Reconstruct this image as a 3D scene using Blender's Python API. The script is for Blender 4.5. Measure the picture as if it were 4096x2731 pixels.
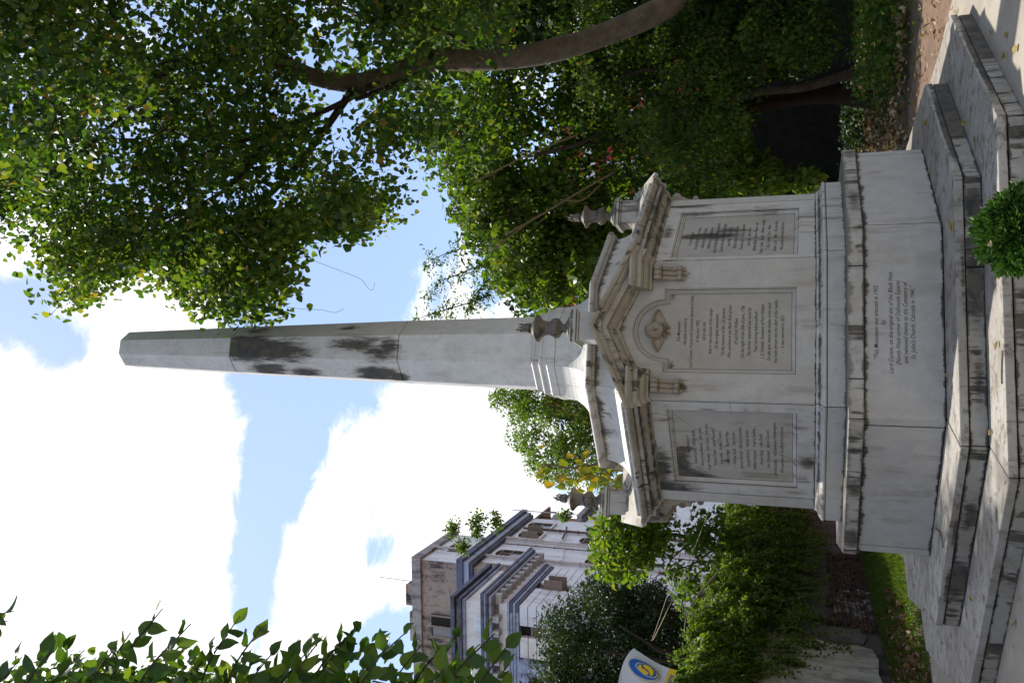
import bpy, bmesh, math, random
import numpy as np
from mathutils import Vector, Matrix
from mathutils.geometry import tessellate_polygon

for _o in list(bpy.data.objects):
    bpy.data.objects.remove(_o)
R = math.radians
rng = np.random.default_rng(7)
random.seed(7)
sc = bpy.context.scene
COL = sc.collection

# ------------------------------------------------------------------ camera (photograph is a portrait frame turned on its side)
IW, IH, FPX = 4096.0, 2731.0, 3360.05
CAM = np.array([-1.60707, -10.53223, 1.62111])
_yaw, _pit, _rol = R(9.54743), R(19.27633), R(0.27644)
FW = np.array([math.sin(_yaw)*math.cos(_pit), math.cos(_yaw)*math.cos(_pit), math.sin(_pit)])
_rt = np.array([math.cos(_yaw), -math.sin(_yaw), 0.0])
_up = np.cross(_rt, FW)
RT = math.cos(_rol)*_rt + math.sin(_rol)*_up
UP = -math.sin(_rol)*_rt + math.cos(_rol)*_up
cd = bpy.data.cameras.new('camera')
cam = bpy.data.objects.new('camera', cd)
COL.objects.link(cam)
cd.sensor_width = 36.0
cd.lens = FPX/IW*36.0
cd.clip_start = 0.05
cd.clip_end = 2000
mw = Matrix.Identity(4)
for i in range(3):
    mw[i][0] = -UP[i]
    mw[i][1] = RT[i]
    mw[i][2] = -FW[i]
    mw[i][3] = CAM[i]
cam.matrix_world = mw
sc.camera = cam

def ray(X, Y):
    return FW + RT*((IH/2-Y)/FPX) + UP*((IW/2-X)/FPX)
def at(X, Y, depth):
    return CAM + ray(X, Y)*depth
def on_plane(P0, n, X, Y):
    d = ray(X, Y)
    return CAM + d*(((P0-CAM) @ n)/(d @ n))

# ------------------------------------------------------------------ node helper
class NB:
    def __init__(self, tree):
        self.t = tree
        self.t.nodes.clear()
    def n(self, typ, **kw):
        nd = self.t.nodes.new(typ)
        for k, v in kw.items():
            setattr(nd, k, v)
        return nd
    def put(self, sock, v):
        if v is None:
            return
        if isinstance(v, bpy.types.NodeSocket):
            self.t.links.new(v, sock)
        else:
            if isinstance(v, (tuple, list)) and len(v) == 3 and sock.type == 'RGBA':
                v = (*v, 1)
            sock.default_value = v
    def m(self, op, a, b=None, c=None, clamp=False):
        nd = self.n('ShaderNodeMath', operation=op, use_clamp=clamp)
        self.put(nd.inputs[0], a); self.put(nd.inputs[1], b); self.put(nd.inputs[2], c)
        return nd.outputs[0]
    def v(self, op, a, b=None):
        nd = self.n('ShaderNodeVectorMath', operation=op)
        self.put(nd.inputs[0], a); self.put(nd.inputs[1], b)
        return nd.outputs['Value'] if op in ('LENGTH', 'DISTANCE', 'DOT_PRODUCT') else nd.outputs[0]
    def noise(self, vec, scale, detail=4, rough=.55, dist=0.0):
        nd = self.n('ShaderNodeTexNoise')
        self.put(nd.inputs['Vector'], vec)
        nd.inputs['Scale'].default_value = scale
        nd.inputs['Detail'].default_value = detail
        nd.inputs['Roughness'].default_value = rough
        nd.inputs['Distortion'].default_value = dist
        return nd.outputs['Fac']
    def ss(self, x, lo, hi, a=0.0, b=1.0):
        nd = self.n('ShaderNodeMapRange', interpolation_type='SMOOTHSTEP')
        self.put(nd.inputs[0], x)
        self.put(nd.inputs[1], lo); self.put(nd.inputs[2], hi)
        self.put(nd.inputs[3], a); self.put(nd.inputs[4], b)
        return nd.outputs[0]
    def mix(self, f, a, b, typ='MIX'):
        nd = self.n('ShaderNodeMix', data_type='RGBA', blend_type=typ)
        self.put(nd.inputs[0], f); self.put(nd.inputs[6], a); self.put(nd.inputs[7], b)
        return nd.outputs[2]
    def ramp(self, f, stops):
        nd = self.n('ShaderNodeValToRGB')
        cr = nd.color_ramp
        while len(cr.elements) < len(stops):
            cr.elements.new(0.5)
        for e, (p, c) in zip(cr.elements, stops):
            e.position = p
            e.color = (*c, 1)
        self.put(nd.inputs[0], f)
        return nd.outputs[0]
    def pos(self):
        return self.n('ShaderNodeNewGeometry').outputs['Position']
    def sep(self, v):
        nd = self.n('ShaderNodeSeparateXYZ')
        self.put(nd.inputs[0], v)
        return nd.outputs
    def bump(self, h, strength=.3, dist=.01):
        nd = self.n('ShaderNodeBump')
        nd.inputs['Strength'].default_value = strength
        nd.inputs['Distance'].default_value = dist
        self.put(nd.inputs['Height'], h)
        return nd.outputs[0]
    def bsdf(self, color, rough=.6, normal=None, spec=.3, metal=0.0):
        nd = self.n('ShaderNodeBsdfPrincipled')
        self.put(nd.inputs['Base Color'], color)
        self.put(nd.inputs['Roughness'], rough)
        nd.inputs['Specular IOR Level'].default_value = spec
        nd.inputs['Metallic'].default_value = metal
        if normal is not None:
            self.put(nd.inputs['Normal'], normal)
        return nd.outputs[0]
    def out(self, s):
        nd = self.n('ShaderNodeOutputMaterial')
        self.put(nd.inputs['Surface'], s)

def new_mat(name):
    m = bpy.data.materials.new(name)
    m.use_nodes = True
    return m, NB(m.node_tree)

# ------------------------------------------------------------------ sky, sun, exposure
SUN_EL = R(65)
SUN_AZ = R(-40)          # clockwise from +Y: behind the monument, to the left
w = bpy.data.worlds.new("World")
sc.world = w
w.use_nodes = True
nb = NB(w.node_tree)
sky = nb.n('ShaderNodeTexSky', sky_type='NISHITA')
sky.sun_disc = False
sky.sun_elevation = SUN_EL
sky.sun_rotation = SUN_AZ
sky.altitude = 10
sky.air_density = 1.0
sky.dust_density = 1.2
sky.ozone_density = 1.0
gen = nb.n('ShaderNodeTexCoord').outputs['Generated']
zc = nb.m('MAXIMUM', nb.sep(gen)[2], 0.0)
nd = nb.n('ShaderNodeVectorMath', operation='SCALE')
nb.put(nd.inputs[0], gen)
nb.put(nd.inputs[3], nb.m('DIVIDE', 1.0, nb.m('ADD', zc, .30)))
cl = nd.outputs[0]
n1 = nb.noise(cl, 3.2, 9, .62, .35)
n2 = nb.noise(cl, 1.1, 3, .5)
cov = nb.m('ADD', nb.m('MULTIPLY', nb.m('SUBTRACT', n1, .5), 1.9), nb.m('MULTIPLY', nb.m('SUBTRACT', n2, .5), .8))
n3 = nb.noise(cl, 11.0, 8, .65, .6)
cov = nb.m('ADD', cov, nb.m('MULTIPLY', nb.m('SUBTRACT', n3, .5), 1.9))
cov = nb.m('ADD', cov, .10)
# broad cloud banks (+) and blue openings (-) at their places in the sky: (X, Y) of the frame, angular radius, amount
for X, Y, rad, amt in [(350, 1750, .24, .6), (450, 2300, .20, .55), (700, 1500, .15, .4), (820, 1850, .10, .35), (100, 2600, .35, .5), (1800, 1650, .17, .5), (1420, 1830, .085, .5),
                       (1330, 2120, .095, .55), (1250, 2360, .09, .6), (1400, 2350, .09, .4), (1700, 1050, .10, .5), (2050, 1900, .25, .4), (60, 1040, .10, .35), (1850, 2250, .10, .35), (1600, 2350, .1, .3),
                       (1370, 1080, .20, -.60), (1240, 1600, .14, -.75), (1110, 1850, .08, -.75), (1085, 2050, .07, -.85), (1035, 2250, .055, -.85), (1010, 2450, .05, -.8), (1470, 2215, .045, -.75), (1440, 2020, .04, -.5), (1490, 2590, .06, -.7),
                       (90, 1190, .07, -.85), (255, 1390, .05, -.75), (1250, 700, .25, -.45), (1500, 500, .3, -.4), (160, 2330, .03, -.55)]:
    d = ray(X, Y)
    d = d/np.linalg.norm(d)
    dist = nb.v('DISTANCE', gen, tuple(d))
    cov = nb.m('ADD', cov, nb.ss(dist, 0.0, rad, amt, 0.0))
mask = nb.ss(cov, -.04, .42)
thick = nb.ss(cov, .05, .6, 8.2, 9.6)
ccol = nb.n('ShaderNodeVectorMath', operation='SCALE')
nb.put(ccol.inputs[0], (1.0, 1.0, 1.02))
nb.put(ccol.inputs[3], thick)
skyb = nb.v('ADD', sky.outputs[0], (1.25, 1.75, 3.0))   # thin high veil over the blue
allc = nb.mix(mask, skyb, ccol.outputs[0])
bg = nb.n('ShaderNodeBackground')
nb.put(bg.inputs[0], allc)
bg.inputs[1].default_value = 0.10
wo = nb.n('ShaderNodeOutputWorld')
nb.put(wo.inputs[0], bg.outputs[0])

sl = bpy.data.lights.new('sun', 'SUN')
sl.energy = 5.0
sl.angle = R(0.53)
sl.color = (1.0, .95, .87)
so = bpy.data.objects.new('sun', sl)
COL.objects.link(so)
_sd = Vector((math.sin(SUN_AZ)*math.cos(SUN_EL), math.cos(SUN_AZ)*math.cos(SUN_EL), math.sin(SUN_EL)))
so.rotation_euler = _sd.to_track_quat('Z', 'Y').to_euler()
so.location = (-8, 10, 25)

sc.view_settings.view_transform = 'Standard'
sc.view_settings.look = 'None'
sc.view_settings.gamma = 1.0
sc.view_settings.use_curve_mapping = False
sc.view_settings.exposure = 0.6
sc.render.engine = 'CYCLES'
sc.cycles.max_bounces = 8
sc.cycles.diffuse_bounces = 4
sc.cycles.transmission_bounces = 4
sc.cycles.transparent_max_bounces = 6
sc.cycles.caustics_reflective = False
sc.cycles.caustics_refractive = False

# ------------------------------------------------------------------ object helpers
def tag(o, label=None, cat=None, group=None, kind=None):
    if label: o['label'] = label
    if cat: o['category'] = cat
    if group: o['group'] = group
    if kind: o['kind'] = kind
    return o
def empty(name, loc=(0, 0, 0), rz=0.0):
    o = bpy.data.objects.new(name, None)
    o.empty_display_size = .2
    o.location = loc
    o.rotation_euler = (0, 0, rz)
    COL.objects.link(o)
    return o
def link(name, me, mat, parent=None):
    o = bpy.data.objects.new(name, me)
    COL.objects.link(o)
    if mat is not None and not me.materials:
        me.materials.append(mat)
    if parent is not None:
        o.parent = parent
    return o
def bevel(o, width, seg=1):
    md = o.modifiers.new('bevel', 'BEVEL')
    md.width = width
    md.segments = seg
    md.limit_method = 'ANGLE'
    md.angle_limit = R(25)
    return o

class MB:
    """collects polygons and links them as one mesh object"""
    def __init__(s):
        s.v, s.f = [], []
    def add(s, vs, fs):
        b = len(s.v)
        s.v += [tuple(map(float, p)) for p in vs]
        s.f += [tuple(b+i for i in f) for f in fs]
        return s
    def box(s, x0, x1, y0, y1, z0, z1, M=None):
        vs = [(x, y, z) for z in (z0, z1) for y in (y0, y1) for x in (x0, x1)]
        if M is not None:
            vs = [tuple(M @ Vector(p)) for p in vs]
        return s.add(vs, [(0, 2, 3, 1), (4, 5, 7, 6), (0, 1, 5, 4), (2, 6, 7, 3), (0, 4, 6, 2), (1, 3, 7, 5)])
    def prism(s, poly, f):
        """poly: 2D points; f(p, t) -> 3D with t 0 (back) / 1 (front)"""
        n = len(poly)
        vs = [f(p, 0) for p in poly] + [f(p, 1) for p in poly]
        fs = [(i, (i+1) % n, n+(i+1) % n, n+i) for i in range(n)]
        tri = tessellate_polygon([[Vector((p[0], p[1], 0)) for p in poly]])
        for t in tri:
            fs.append(tuple(n+i for i in t)); fs.append(tuple(reversed(t)))
        return s.add(vs, fs)
    def tube(s, pts, rad, sides=8, caps=True):
        pts = [np.array(p, float) for p in pts]
        n = len(pts)
        if not hasattr(rad, '__len__'):
            rad = [rad]*n
        ref = np.array([0.31, 0.17, 0.93])
        vs = []
        for i in range(n):
            t = pts[min(i+1, n-1)]-pts[max(i-1, 0)]
            t = t/(np.linalg.norm(t)+1e-9)
            if i == 0:
                a = np.cross(t, ref)
                if np.linalg.norm(a) < .1: a = np.cross(t, [1, 0, 0])
            else:
                a = a-t*(a @ t)
            a = a/np.linalg.norm(a)
            b = np.cross(t, a)
            for k in range(sides):
                an = 2*math.pi*k/sides
                vs.append(pts[i]+rad[i]*(math.cos(an)*a+math.sin(an)*b))
        fs = [(i*sides+k, i*sides+(k+1) % sides, (i+1)*sides+(k+1) % sides, (i+1)*sides+k) for i in range(n-1) for k in range(sides)]
        if caps:
            fs += [tuple(range(sides-1, -1, -1)), tuple((n-1)*sides+k for k in range(sides))]
        return s.add(vs, fs)
    def lathe(s, prof, sides=24, c=(0, 0), mod=None, phase=0.0):
        n = len(prof)
        vs = []
        for i, (r, z) in enumerate(prof):
            for k in range(sides):
                an = phase+2*math.pi*k/sides
                rr = r*(mod(i, k) if mod else 1)
                vs.append((c[0]+rr*math.cos(an), c[1]+rr*math.sin(an), z))
        fs = [(i*sides+k, i*sides+(k+1) % sides, (i+1)*sides+(k+1) % sides, (i+1)*sides+k) for i in range(n-1) for k in range(sides)]
        fs += [tuple(range(sides-1, -1, -1)), tuple((n-1)*sides+k for k in range(sides))]
        return s.add(vs, fs)
    def mesh(s, name, mat=None, smooth=False):
        me = bpy.data.meshes.new(name)
        me.from_pydata(s.v, [], s.f)
        bm = bmesh.new(); bm.from_mesh(me)
        bmesh.ops.recalc_face_normals(bm, faces=bm.faces)
        bm.to_mesh(me); bm.free()
        if mat: me.materials.append(mat)
        if smooth: me.shade_smooth()
        return me
    def build(s, name, mat, parent=None, smooth=False):
        smooth = smooth or name in ('trunk', 'limb', 'branch', 'stem')
        return link(name, s.mesh(name, mat, smooth), mat, parent)

def smooth_path(pts, k=6):
    """Catmull-Rom through the points"""
    P = [np.array(p, float) for p in pts]
    P = [2*P[0]-P[1]]+P+[2*P[-1]-P[-2]]
    out = []
    for i in range(1, len(P)-2):
        for j in range(k):
            t = j/k
            a, b, c, d = P[i-1:i+3]
            out.append(.5*((2*b)+(c-a)*t+(2*a-5*b+4*c-d)*t*t+(3*b-a-3*c+d)*t**3))
    out.append(P[-2])
    return out

# ------------------------------------------------------------------ materials
def stain_sum(nb, P, spots):
    tot = None
    for c, r, amt in spots:
        d = nb.v('LENGTH', nb.v('DIVIDE', nb.v('SUBTRACT', P, tuple(c)), tuple(r)))
        f = nb.m('MULTIPLY', nb.m('SUBTRACT', 1.0, d, clamp=True), amt)
        tot = f if tot is None else nb.m('MAXIMUM', tot, f)
    return tot

def stone(name, base=(.41, .39, .35), warm=(.345, .305, .24), dirt=(.035, .034, .03), grime=.35, warmth=.3, bands=(), spots=(), rough=.5, vein=.5, streak=1.0, top_dirt=0.0, speck=.6):
    """weathered marble: mottling, grey veins, black streaks run down the face, ragged bands of algae and local stains"""
    m, nb = new_mat(name)
    P = nb.pos()
    big = nb.noise(P, 1.3, 5, .6)
    mid = nb.noise(P, 6.0, 5, .65)
    col = nb.mix(nb.ss(big, .35, .7, 0, warmth), base, warm)
    col = nb.mix(nb.ss(mid, .3, .75, 0, .45), col, tuple(c*.68 for c in base))
    blot = nb.noise(nb.v('MULTIPLY', P, (2.6, 2.6, 1.3)), 1.0, 7, .7)
    col = nb.mix(nb.ss(blot, .50, .72, 0, .45), col, tuple(c*.62 for c in warm))
    # veins
    warp = nb.noise(P, 2.2, 5, .6, 1.5)
    ve = nb.m('ABSOLUTE', nb.m('SUBTRACT', warp, .5))
    col = nb.mix(nb.ss(ve, 0.0, .022, vein*.45, 0), col, (.25, .255, .26))
    # vertical streaks
    Ps = nb.v('MULTIPLY', P, (9.0, 9.0, .7))
    st = nb.noise(Ps, 1.0, 6, .7)
    patch = nb.noise(P, 1.9, 4, .6)
    stm = nb.m('MULTIPLY', nb.ss(st, .46, .62), nb.ss(patch, .43, .58))
    dk = nb.m('MULTIPLY', stm, grime*streak)
    # ragged bands: (z, reach below, reach above, amount)
    z = nb.sep(P)[2]
    rag = nb.noise(nb.v('MULTIPLY', P, (7.0, 7.0, 1.6)), 1.0, 6, .72)
    for zb, lo, hi, amt in bands:
        below = nb.m('DIVIDE', nb.m('SUBTRACT', zb, z), lo)
        above = nb.m('DIVIDE', nb.m('SUBTRACT', z, zb), hi)
        d = nb.m('MAXIMUM', below, above)
        f = nb.m('SUBTRACT', 1.0, d, clamp=True)
        f = nb.ss(nb.m('ADD', f, nb.m('MULTIPLY', nb.m('SUBTRACT', rag, .62), 2.2)), .1, .75, 0, amt)
        dk = nb.m('MAXIMUM', dk, f)
    if spots:
        fine = nb.noise(nb.v('MULTIPLY', P, (18., 18., 2.6)), 1.0, 8, .8)
        s = stain_sum(nb, P, spots)
        sm = nb.ss(nb.m('ADD', s, nb.m('MULTIPLY', nb.m('SUBTRACT', fine, .5), 1.7)), .16, .80)
        sm = nb.m('MULTIPLY', sm, nb.ss(s, 0.02, .2))
        dk = nb.m('MAXIMUM', dk, nb.m('MULTIPLY', sm, .90))
        dk = nb.m('MAXIMUM', dk, nb.ss(nb.m('ADD', s, nb.m('MULTIPLY', nb.m('SUBTRACT', patch, .5), .6)), .05, .8, 0, .42))
    if top_dirt:
        td = nb.noise(nb.v('MULTIPLY', P, (5., 5., 5.)), 1.0, 8, .78)
        dk = nb.m('MAXIMUM', dk, nb.ss(td, .46, .63, 0, top_dirt))
    # pits and specks
    sp = nb.noise(P, 55.0, 2, .5)
    dk = nb.m('MAXIMUM', dk, nb.ss(sp, .69, .76, 0, speck))
    brown = nb.mix(nb.ss(mid, .4, .6), dirt, (.085, .072, .052))
    col = nb.mix(nb.ss(dk, 0.0, .5), col, nb.mix(.5, col, (.24, .20, .15)))
    col = nb.mix(nb.ss(dk, .12, .85), col, brown)
    h = nb.m('ADD', nb.m('MULTIPLY', nb.noise(P, 38, 4, .6), .5), nb.m('MULTIPLY', mid, .5))
    nb.out(nb.bsdf(col, nb.m('ADD', rough, nb.m('MULTIPLY', dk, .3), clamp=True), nb.bump(h, .22, .006), .35))
    return m

def plain(name, col, rough=.6, var=.25, scale=6.0, spec=.3, bump=.2, metal=0.0, col2=None, bdist=.01):
    m, nb = new_mat(name)
    P = nb.pos()
    a = nb.noise(P, scale, 5, .65)
    b = nb.noise(P, scale*7, 4, .6)
    c2 = col2 or tuple(c*.55 for c in col)
    c = nb.mix(nb.ss(a, .3, .75, 0, var*2), col, c2)
    c = nb.mix(nb.ss(b, .4, .8, 0, var), c, tuple(x*.6 for x in col))
    nb.out(nb.bsdf(c, rough, nb.bump(b, bump, bdist), spec, metal))
    return m

def leaf_mat(name, stops, trans=.35, rough=.45, spec=.22, tcol=(1.55, 1.5, .45)):
    """leaf colours picked by a per-leaf random number kept on the mesh; light passes through the blade"""
    m, nb = new_mat(name)
    at_ = nb.n('ShaderNodeAttribute', attribute_name='rnd')
    c = nb.ramp(at_.outputs['Fac'], stops)
    P = nb.pos()
    c = nb.mix(nb.ss(nb.noise(P, 40, 2), .4, .7, 0, .25), c, nb.mix(1.0, c, (.6, .62, .5), 'MULTIPLY'))
    pr = nb.bsdf(c, rough, None, spec)
    tr = nb.n('ShaderNodeBsdfTranslucent')
    nb.put(tr.inputs[0], nb.mix(1.0, c, tcol, 'MULTIPLY'))
    mx = nb.n('ShaderNodeMixShader')
    mx.inputs[0].default_value = trans
    nb.t.links.new(pr, mx.inputs[1]); nb.t.links.new(tr.outputs[0], mx.inputs[2])
    nb.out(mx.outputs[0])
    return m

M = {}
M['core'] = plain('grimy_joint', (.012, .011, .009), .95, spec=.05)
M['groove'] = plain('frame_groove_dark', (.085, .075, .06), .9, .6, 9)  # darker tone for two strips of each panel frame
M['letter'] = plain('black_lead_letter', (.022, .021, .020), .6, spec=.2)
ZT = 3.17
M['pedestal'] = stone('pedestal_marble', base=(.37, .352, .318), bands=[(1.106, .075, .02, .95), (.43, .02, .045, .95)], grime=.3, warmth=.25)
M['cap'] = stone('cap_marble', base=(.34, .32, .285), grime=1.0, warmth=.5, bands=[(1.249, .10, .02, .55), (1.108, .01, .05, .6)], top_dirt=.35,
                 spots=[((-2.0, -1.05, 1.17), (.26, .26, .16), 1.0), ((-1.55, -1.6, 1.17), (.22, .22, .16), .9), ((1.35, -1.8, 1.17), (.5, .5, .16), .7), ((2.1, -.9, 1.17), (.4, .4, .16), .75)])
M['plinth'] = stone('plinth_marble', grime=.5, warmth=.3, bands=[(1.49, .035, .04, .8), (1.25, .01, .05, .6)],
                    spots=[((-1.8, -1.0, 1.47), (.5, .5, .06), .85), ((1.4, -1.4, 1.49), (.6, .6, .05), .8), ((-1.95, -.8, 1.33), (.12, .12, .12), .8)])
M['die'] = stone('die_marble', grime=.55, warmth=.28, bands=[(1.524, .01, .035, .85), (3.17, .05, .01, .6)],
                 spots=[((-1.62, -.84, 3.08), (.20, .20, .62), 1.1), ((-1.40, -1.06, 3.12), (.5, .5, .22), .9), ((-1.66, -.80, 2.6), (.07, .07, .5), .7), ((-1.30, -1.2, 1.60), (.13, .13, .17), 1.0), ((1.66, -.85, 2.95), (.10, .10, .5), 1.0), ((1.2, -1.3, 3.1), (.3, .3, .12), .7)])
M['die_front'] = stone('die_front_marble', base=(.37, .35, .31), grime=.30, warmth=.6, vein=.6, bands=[(1.524, .01, .03, .85)],
                 spots=[((-.60, -1.8, 2.88), (.14, .2, .20), .9), ((.58, -1.8, 2.88), (.14, .2, .18), .75), ((.0, -1.8, 3.5), (.5, .2, .12), .6)])
M['panel'] = stone('panel_marble', base=(.30, .28, .24), grime=.4, warmth=.6, vein=.7,
                 spots=[((-1.50, -.92, 2.85), (.22, .22, .52), 1.15), ((-1.57, -.86, 2.30), (.09, .09, .62), 1.1), ((-1.36, -1.06, 2.92), (.45, .45, .20), 1.0), ((-1.20, -1.22, 2.86), (.08, .08, .20), .95), ((-1.30, -1.1, 2.42), (.06, .06, .07), 1.0),
                        ((1.14, -1.27, 2.66), (.12, .12, .62), 1.2), ((1.20, -1.20, 2.45), (.20, .20, .45), .75)])
M['panel_front'] = stone('front_panel_marble', base=(.31, .285, .235), grime=.2, warmth=.65, vein=.8, streak=.4, spots=[((-.39, -1.72, 2.96), (.12, .2, .07), .7), ((.38, -1.72, 2.96), (.12, .2, .07), .7)])
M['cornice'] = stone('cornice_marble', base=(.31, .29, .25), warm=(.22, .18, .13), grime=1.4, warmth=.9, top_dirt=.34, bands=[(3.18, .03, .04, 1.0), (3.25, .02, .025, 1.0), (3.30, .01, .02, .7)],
                 spots=[((1.55, -1.35, 3.27), (.7, .7, .16), .75), ((-1.85, -.85, 3.27), (.35, .35, .18), .7), ((2.0, -.8, 3.3), (.4, .4, .2), .7)])
M['ped_stone'] = stone('pediment_marble', base=(.34, .315, .26), warm=(.25, .205, .145), grime=.9, warmth=.9, top_dirt=.16)
M['roof'] = stone('roof_marble', base=(.49, .475, .44), grime=.6, warmth=.2, bands=[(3.87, .14, .01, .75), (3.40, .02, .05, .5)], vein=.4)
M['ring'] = stone('ring_marble', base=(.33, .315, .285), grime=.9, warmth=.5, top_dirt=.5)
M['upper'] = stone('upper_marble', base=(.52, .505, .47), grime=.4, warmth=.25, vein=.4)
M['shaft'] = stone('shaft_marble', base=(.57, .555, .52), grime=.2, warmth=.12, vein=.5, speck=.25, dirt=(.05, .05, .05),
                 spots=[((-.02, -.36, 9.30), (.32, .25, .85), 1.25), ((-.05, -.37, 8.75), (.32, .3, .95), .95), ((-.30, -.22, 9.0), (.17, .2, .62), 1.05), ((-.33, -.2, 8.40), (.14, .18, .5), .95),
                        ((.05, -.39, 7.5), (.25, .24, .8), .80), ((-.08, -.39, 7.1), (.3, .26, .55), .78), ((.03, -.40, 6.98), (.18, .18, .32), .95), ((-.33, -.25, 7.2), (.19, .22, .62), 1.1), ((-.38, -.23, 6.90), (.12, .15, .28), 1.15),
                        ((.28, -.24, 9.3), (.18, .15, .5), .7), ((.30, -.25, 7.7), (.1, .12, .35), .75)])
M['shaft_top'] = stone('shaft_top_marble', base=(.57, .555, .52), grime=.25, warmth=.15, vein=.8, speck=.3)
M['urn'] = stone('urn_marble', base=(.10, .09, .072), warm=(.055, .045, .033), grime=1.2, warmth=.9, top_dirt=.9, speck=.8)
M['urnblock'] = stone('urn_block_marble', base=(.36, .35, .315), grime=.6, warmth=.5, bands=[(3.985, .06, .03, .75)], top_dirt=.25)
M['tread'] = stone('tread_marble', base=(.32, .30, .265), warm=(.20, .175, .145), grime=.6, warmth=1.0, top_dirt=.6, vein=.3, rough=.55, speck=.9,
                  spots=[((2.0, -2.0, .372), (1.3, 1.3, .052), 1.5), ((2.8, -.6, .372), (.8, 1.2, .052), 1.5), ((2.5, -2.5, .158), (1.5, 1.5, .050), 1.5), ((3.4, -.5, .158), (1., 1.6, .05), 1.6), ((-2.4, -1.6, .372), (.5, .5, .045), .9), ((.3, -2.8, .372), (.7, .3, .04), .7), ((-1.9, -2.1, .372), (.4, .4, .045), .8)],
                  bands=[(.352, .005, .02, .8), (.137, .005, .02, .8)])
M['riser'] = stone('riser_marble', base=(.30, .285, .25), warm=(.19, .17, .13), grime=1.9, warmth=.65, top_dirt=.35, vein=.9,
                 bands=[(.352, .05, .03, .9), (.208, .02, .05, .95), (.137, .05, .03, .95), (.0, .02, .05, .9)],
                 spots=[((-2.3, -1.6, .30), (.45, .45, .22), 1.3), ((-2.6, -1.25, .3), (.4, .4, .2), .7), ((-1.7, -2.2, .27), (.35, .35, .14), .9), ((.2, -2.8, .28), (.7, .4, .15), 1.0), ((.9, -2.8, .27), (.35, .4, .15), 1.1), ((-.6, -2.8, .27), (.5, .4, .10), .7), ((2.3, -1.7, .3), (1.1, 1.1, .5), 1.7), ((2.78, -.4, .3), (.9, 1.3, .5), 1.8),
                        ((3.0, -1.9, .1), (1.3, 1.3, .5), 1.6), ((3.4, 0, .1), (1.2, 1.6, .5), 1.8), ((-3.3, -2.0, .08), (.6, .6, .2), .6)])
M['console'] = stone('console_marble', base=(.31, .27, .21), warm=(.21, .165, .11), grime=1.0, warmth=.9, top_dirt=.35)
M['cherub'] = stone('carved_marble', base=(.33, .29, .22), warm=(.24, .19, .125), grime=.8, warmth=.8, top_dirt=.25, vein=0)

M['cement'] = plain('cement_paving', (.31, .275, .225), .85, .35, 1.6, .15, .5, col2=(.20, .18, .15), bdist=.006)
M['soil'] = plain('reddish_soil', (.20, .13, .095), .95, .5, 2.5, .1, 1.0, col2=(.12, .09, .065), bdist=.05)
M['ground'] = plain('bare_earth', (.12, .095, .065), .95, .6, 1.2, .1, 1.0, col2=(.06, .055, .035), bdist=.05)

# leaves
G = dict(
 main=[(0, (.024, .056, .014)), (.35, (.040, .090, .017)), (.7, (.068, .120, .020)), (.96, (.120, .165, .026)), (.985, (.20, .16, .03)), (1, (.20, .11, .04))],
 mid=[(0, (.030, .070, .015)), (.4, (.060, .120, .020)), (.8, (.095, .155, .024)), (.97, (.125, .170, .030)), (1, (.24, .17, .04))],
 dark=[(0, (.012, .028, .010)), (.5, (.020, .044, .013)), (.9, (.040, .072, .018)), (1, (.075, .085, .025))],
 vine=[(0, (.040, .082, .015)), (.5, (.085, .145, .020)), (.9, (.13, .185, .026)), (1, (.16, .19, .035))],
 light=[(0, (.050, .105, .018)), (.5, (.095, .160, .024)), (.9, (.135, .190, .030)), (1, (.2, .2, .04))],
 feather=[(0, (.05, .11, .018)), (.5, (.09, .16, .026)), (1, (.14, .20, .04))],
 yellow=[(0, (.12, .17, .025)), (.4, (.20, .21, .03)), (.8, (.30, .24, .03)), (1, (.30, .17, .04))],
 fore=[(0, (.026, .066, .014)), (.5, (.048, .100, .018)), (.85, (.078, .140, .022)), (1, (.12, .17, .03))],
 topiary=[(0, (.014, .045, .008)), (.5, (.036, .095, .014)), (1, (.085, .165, .022))],
 grass=[(0, (.050, .110, .014)), (.5, (.085, .155, .020)), (.9, (.12, .17, .03)), (1, (.2, .17, .07))],
 dead=[(0, (.10, .055, .035)), (.35, (.20, .13, .075)), (.7, (.32, .24, .15)), (1, (.42, .33, .21))],
 rust=[(0, (.07, .035, .025)), (.5, (.14, .07, .045)), (1, (.26, .15, .08))],
)
for k, s in G.items():
    M['l_'+k] = leaf_mat('leaf_'+k, s, trans={'dark': .25, 'fore': .45, 'dead': .15, 'rust': .12, 'topiary': .2, 'main': .56, 'mid': .54, 'light': .56, 'vine': .5, 'feather': .5}.get(k, .38),
                         rough={'main': .48, 'fore': .40, 'light': .35}.get(k, .5))
M['bark'] = plain('grey_brown_bark', (.16, .125, .09), .9, .5, 5, .15, .8, col2=(.075, .06, .045), bdist=.03)
M['bark_dark'] = plain('dark_bark', (.06, .045, .035), .9, .5, 5, .1, .8, bdist=.02)
M['twig'] = plain('tan_twig', (.22, .165, .10), .85, .4, 9, .15, .4)

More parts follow.
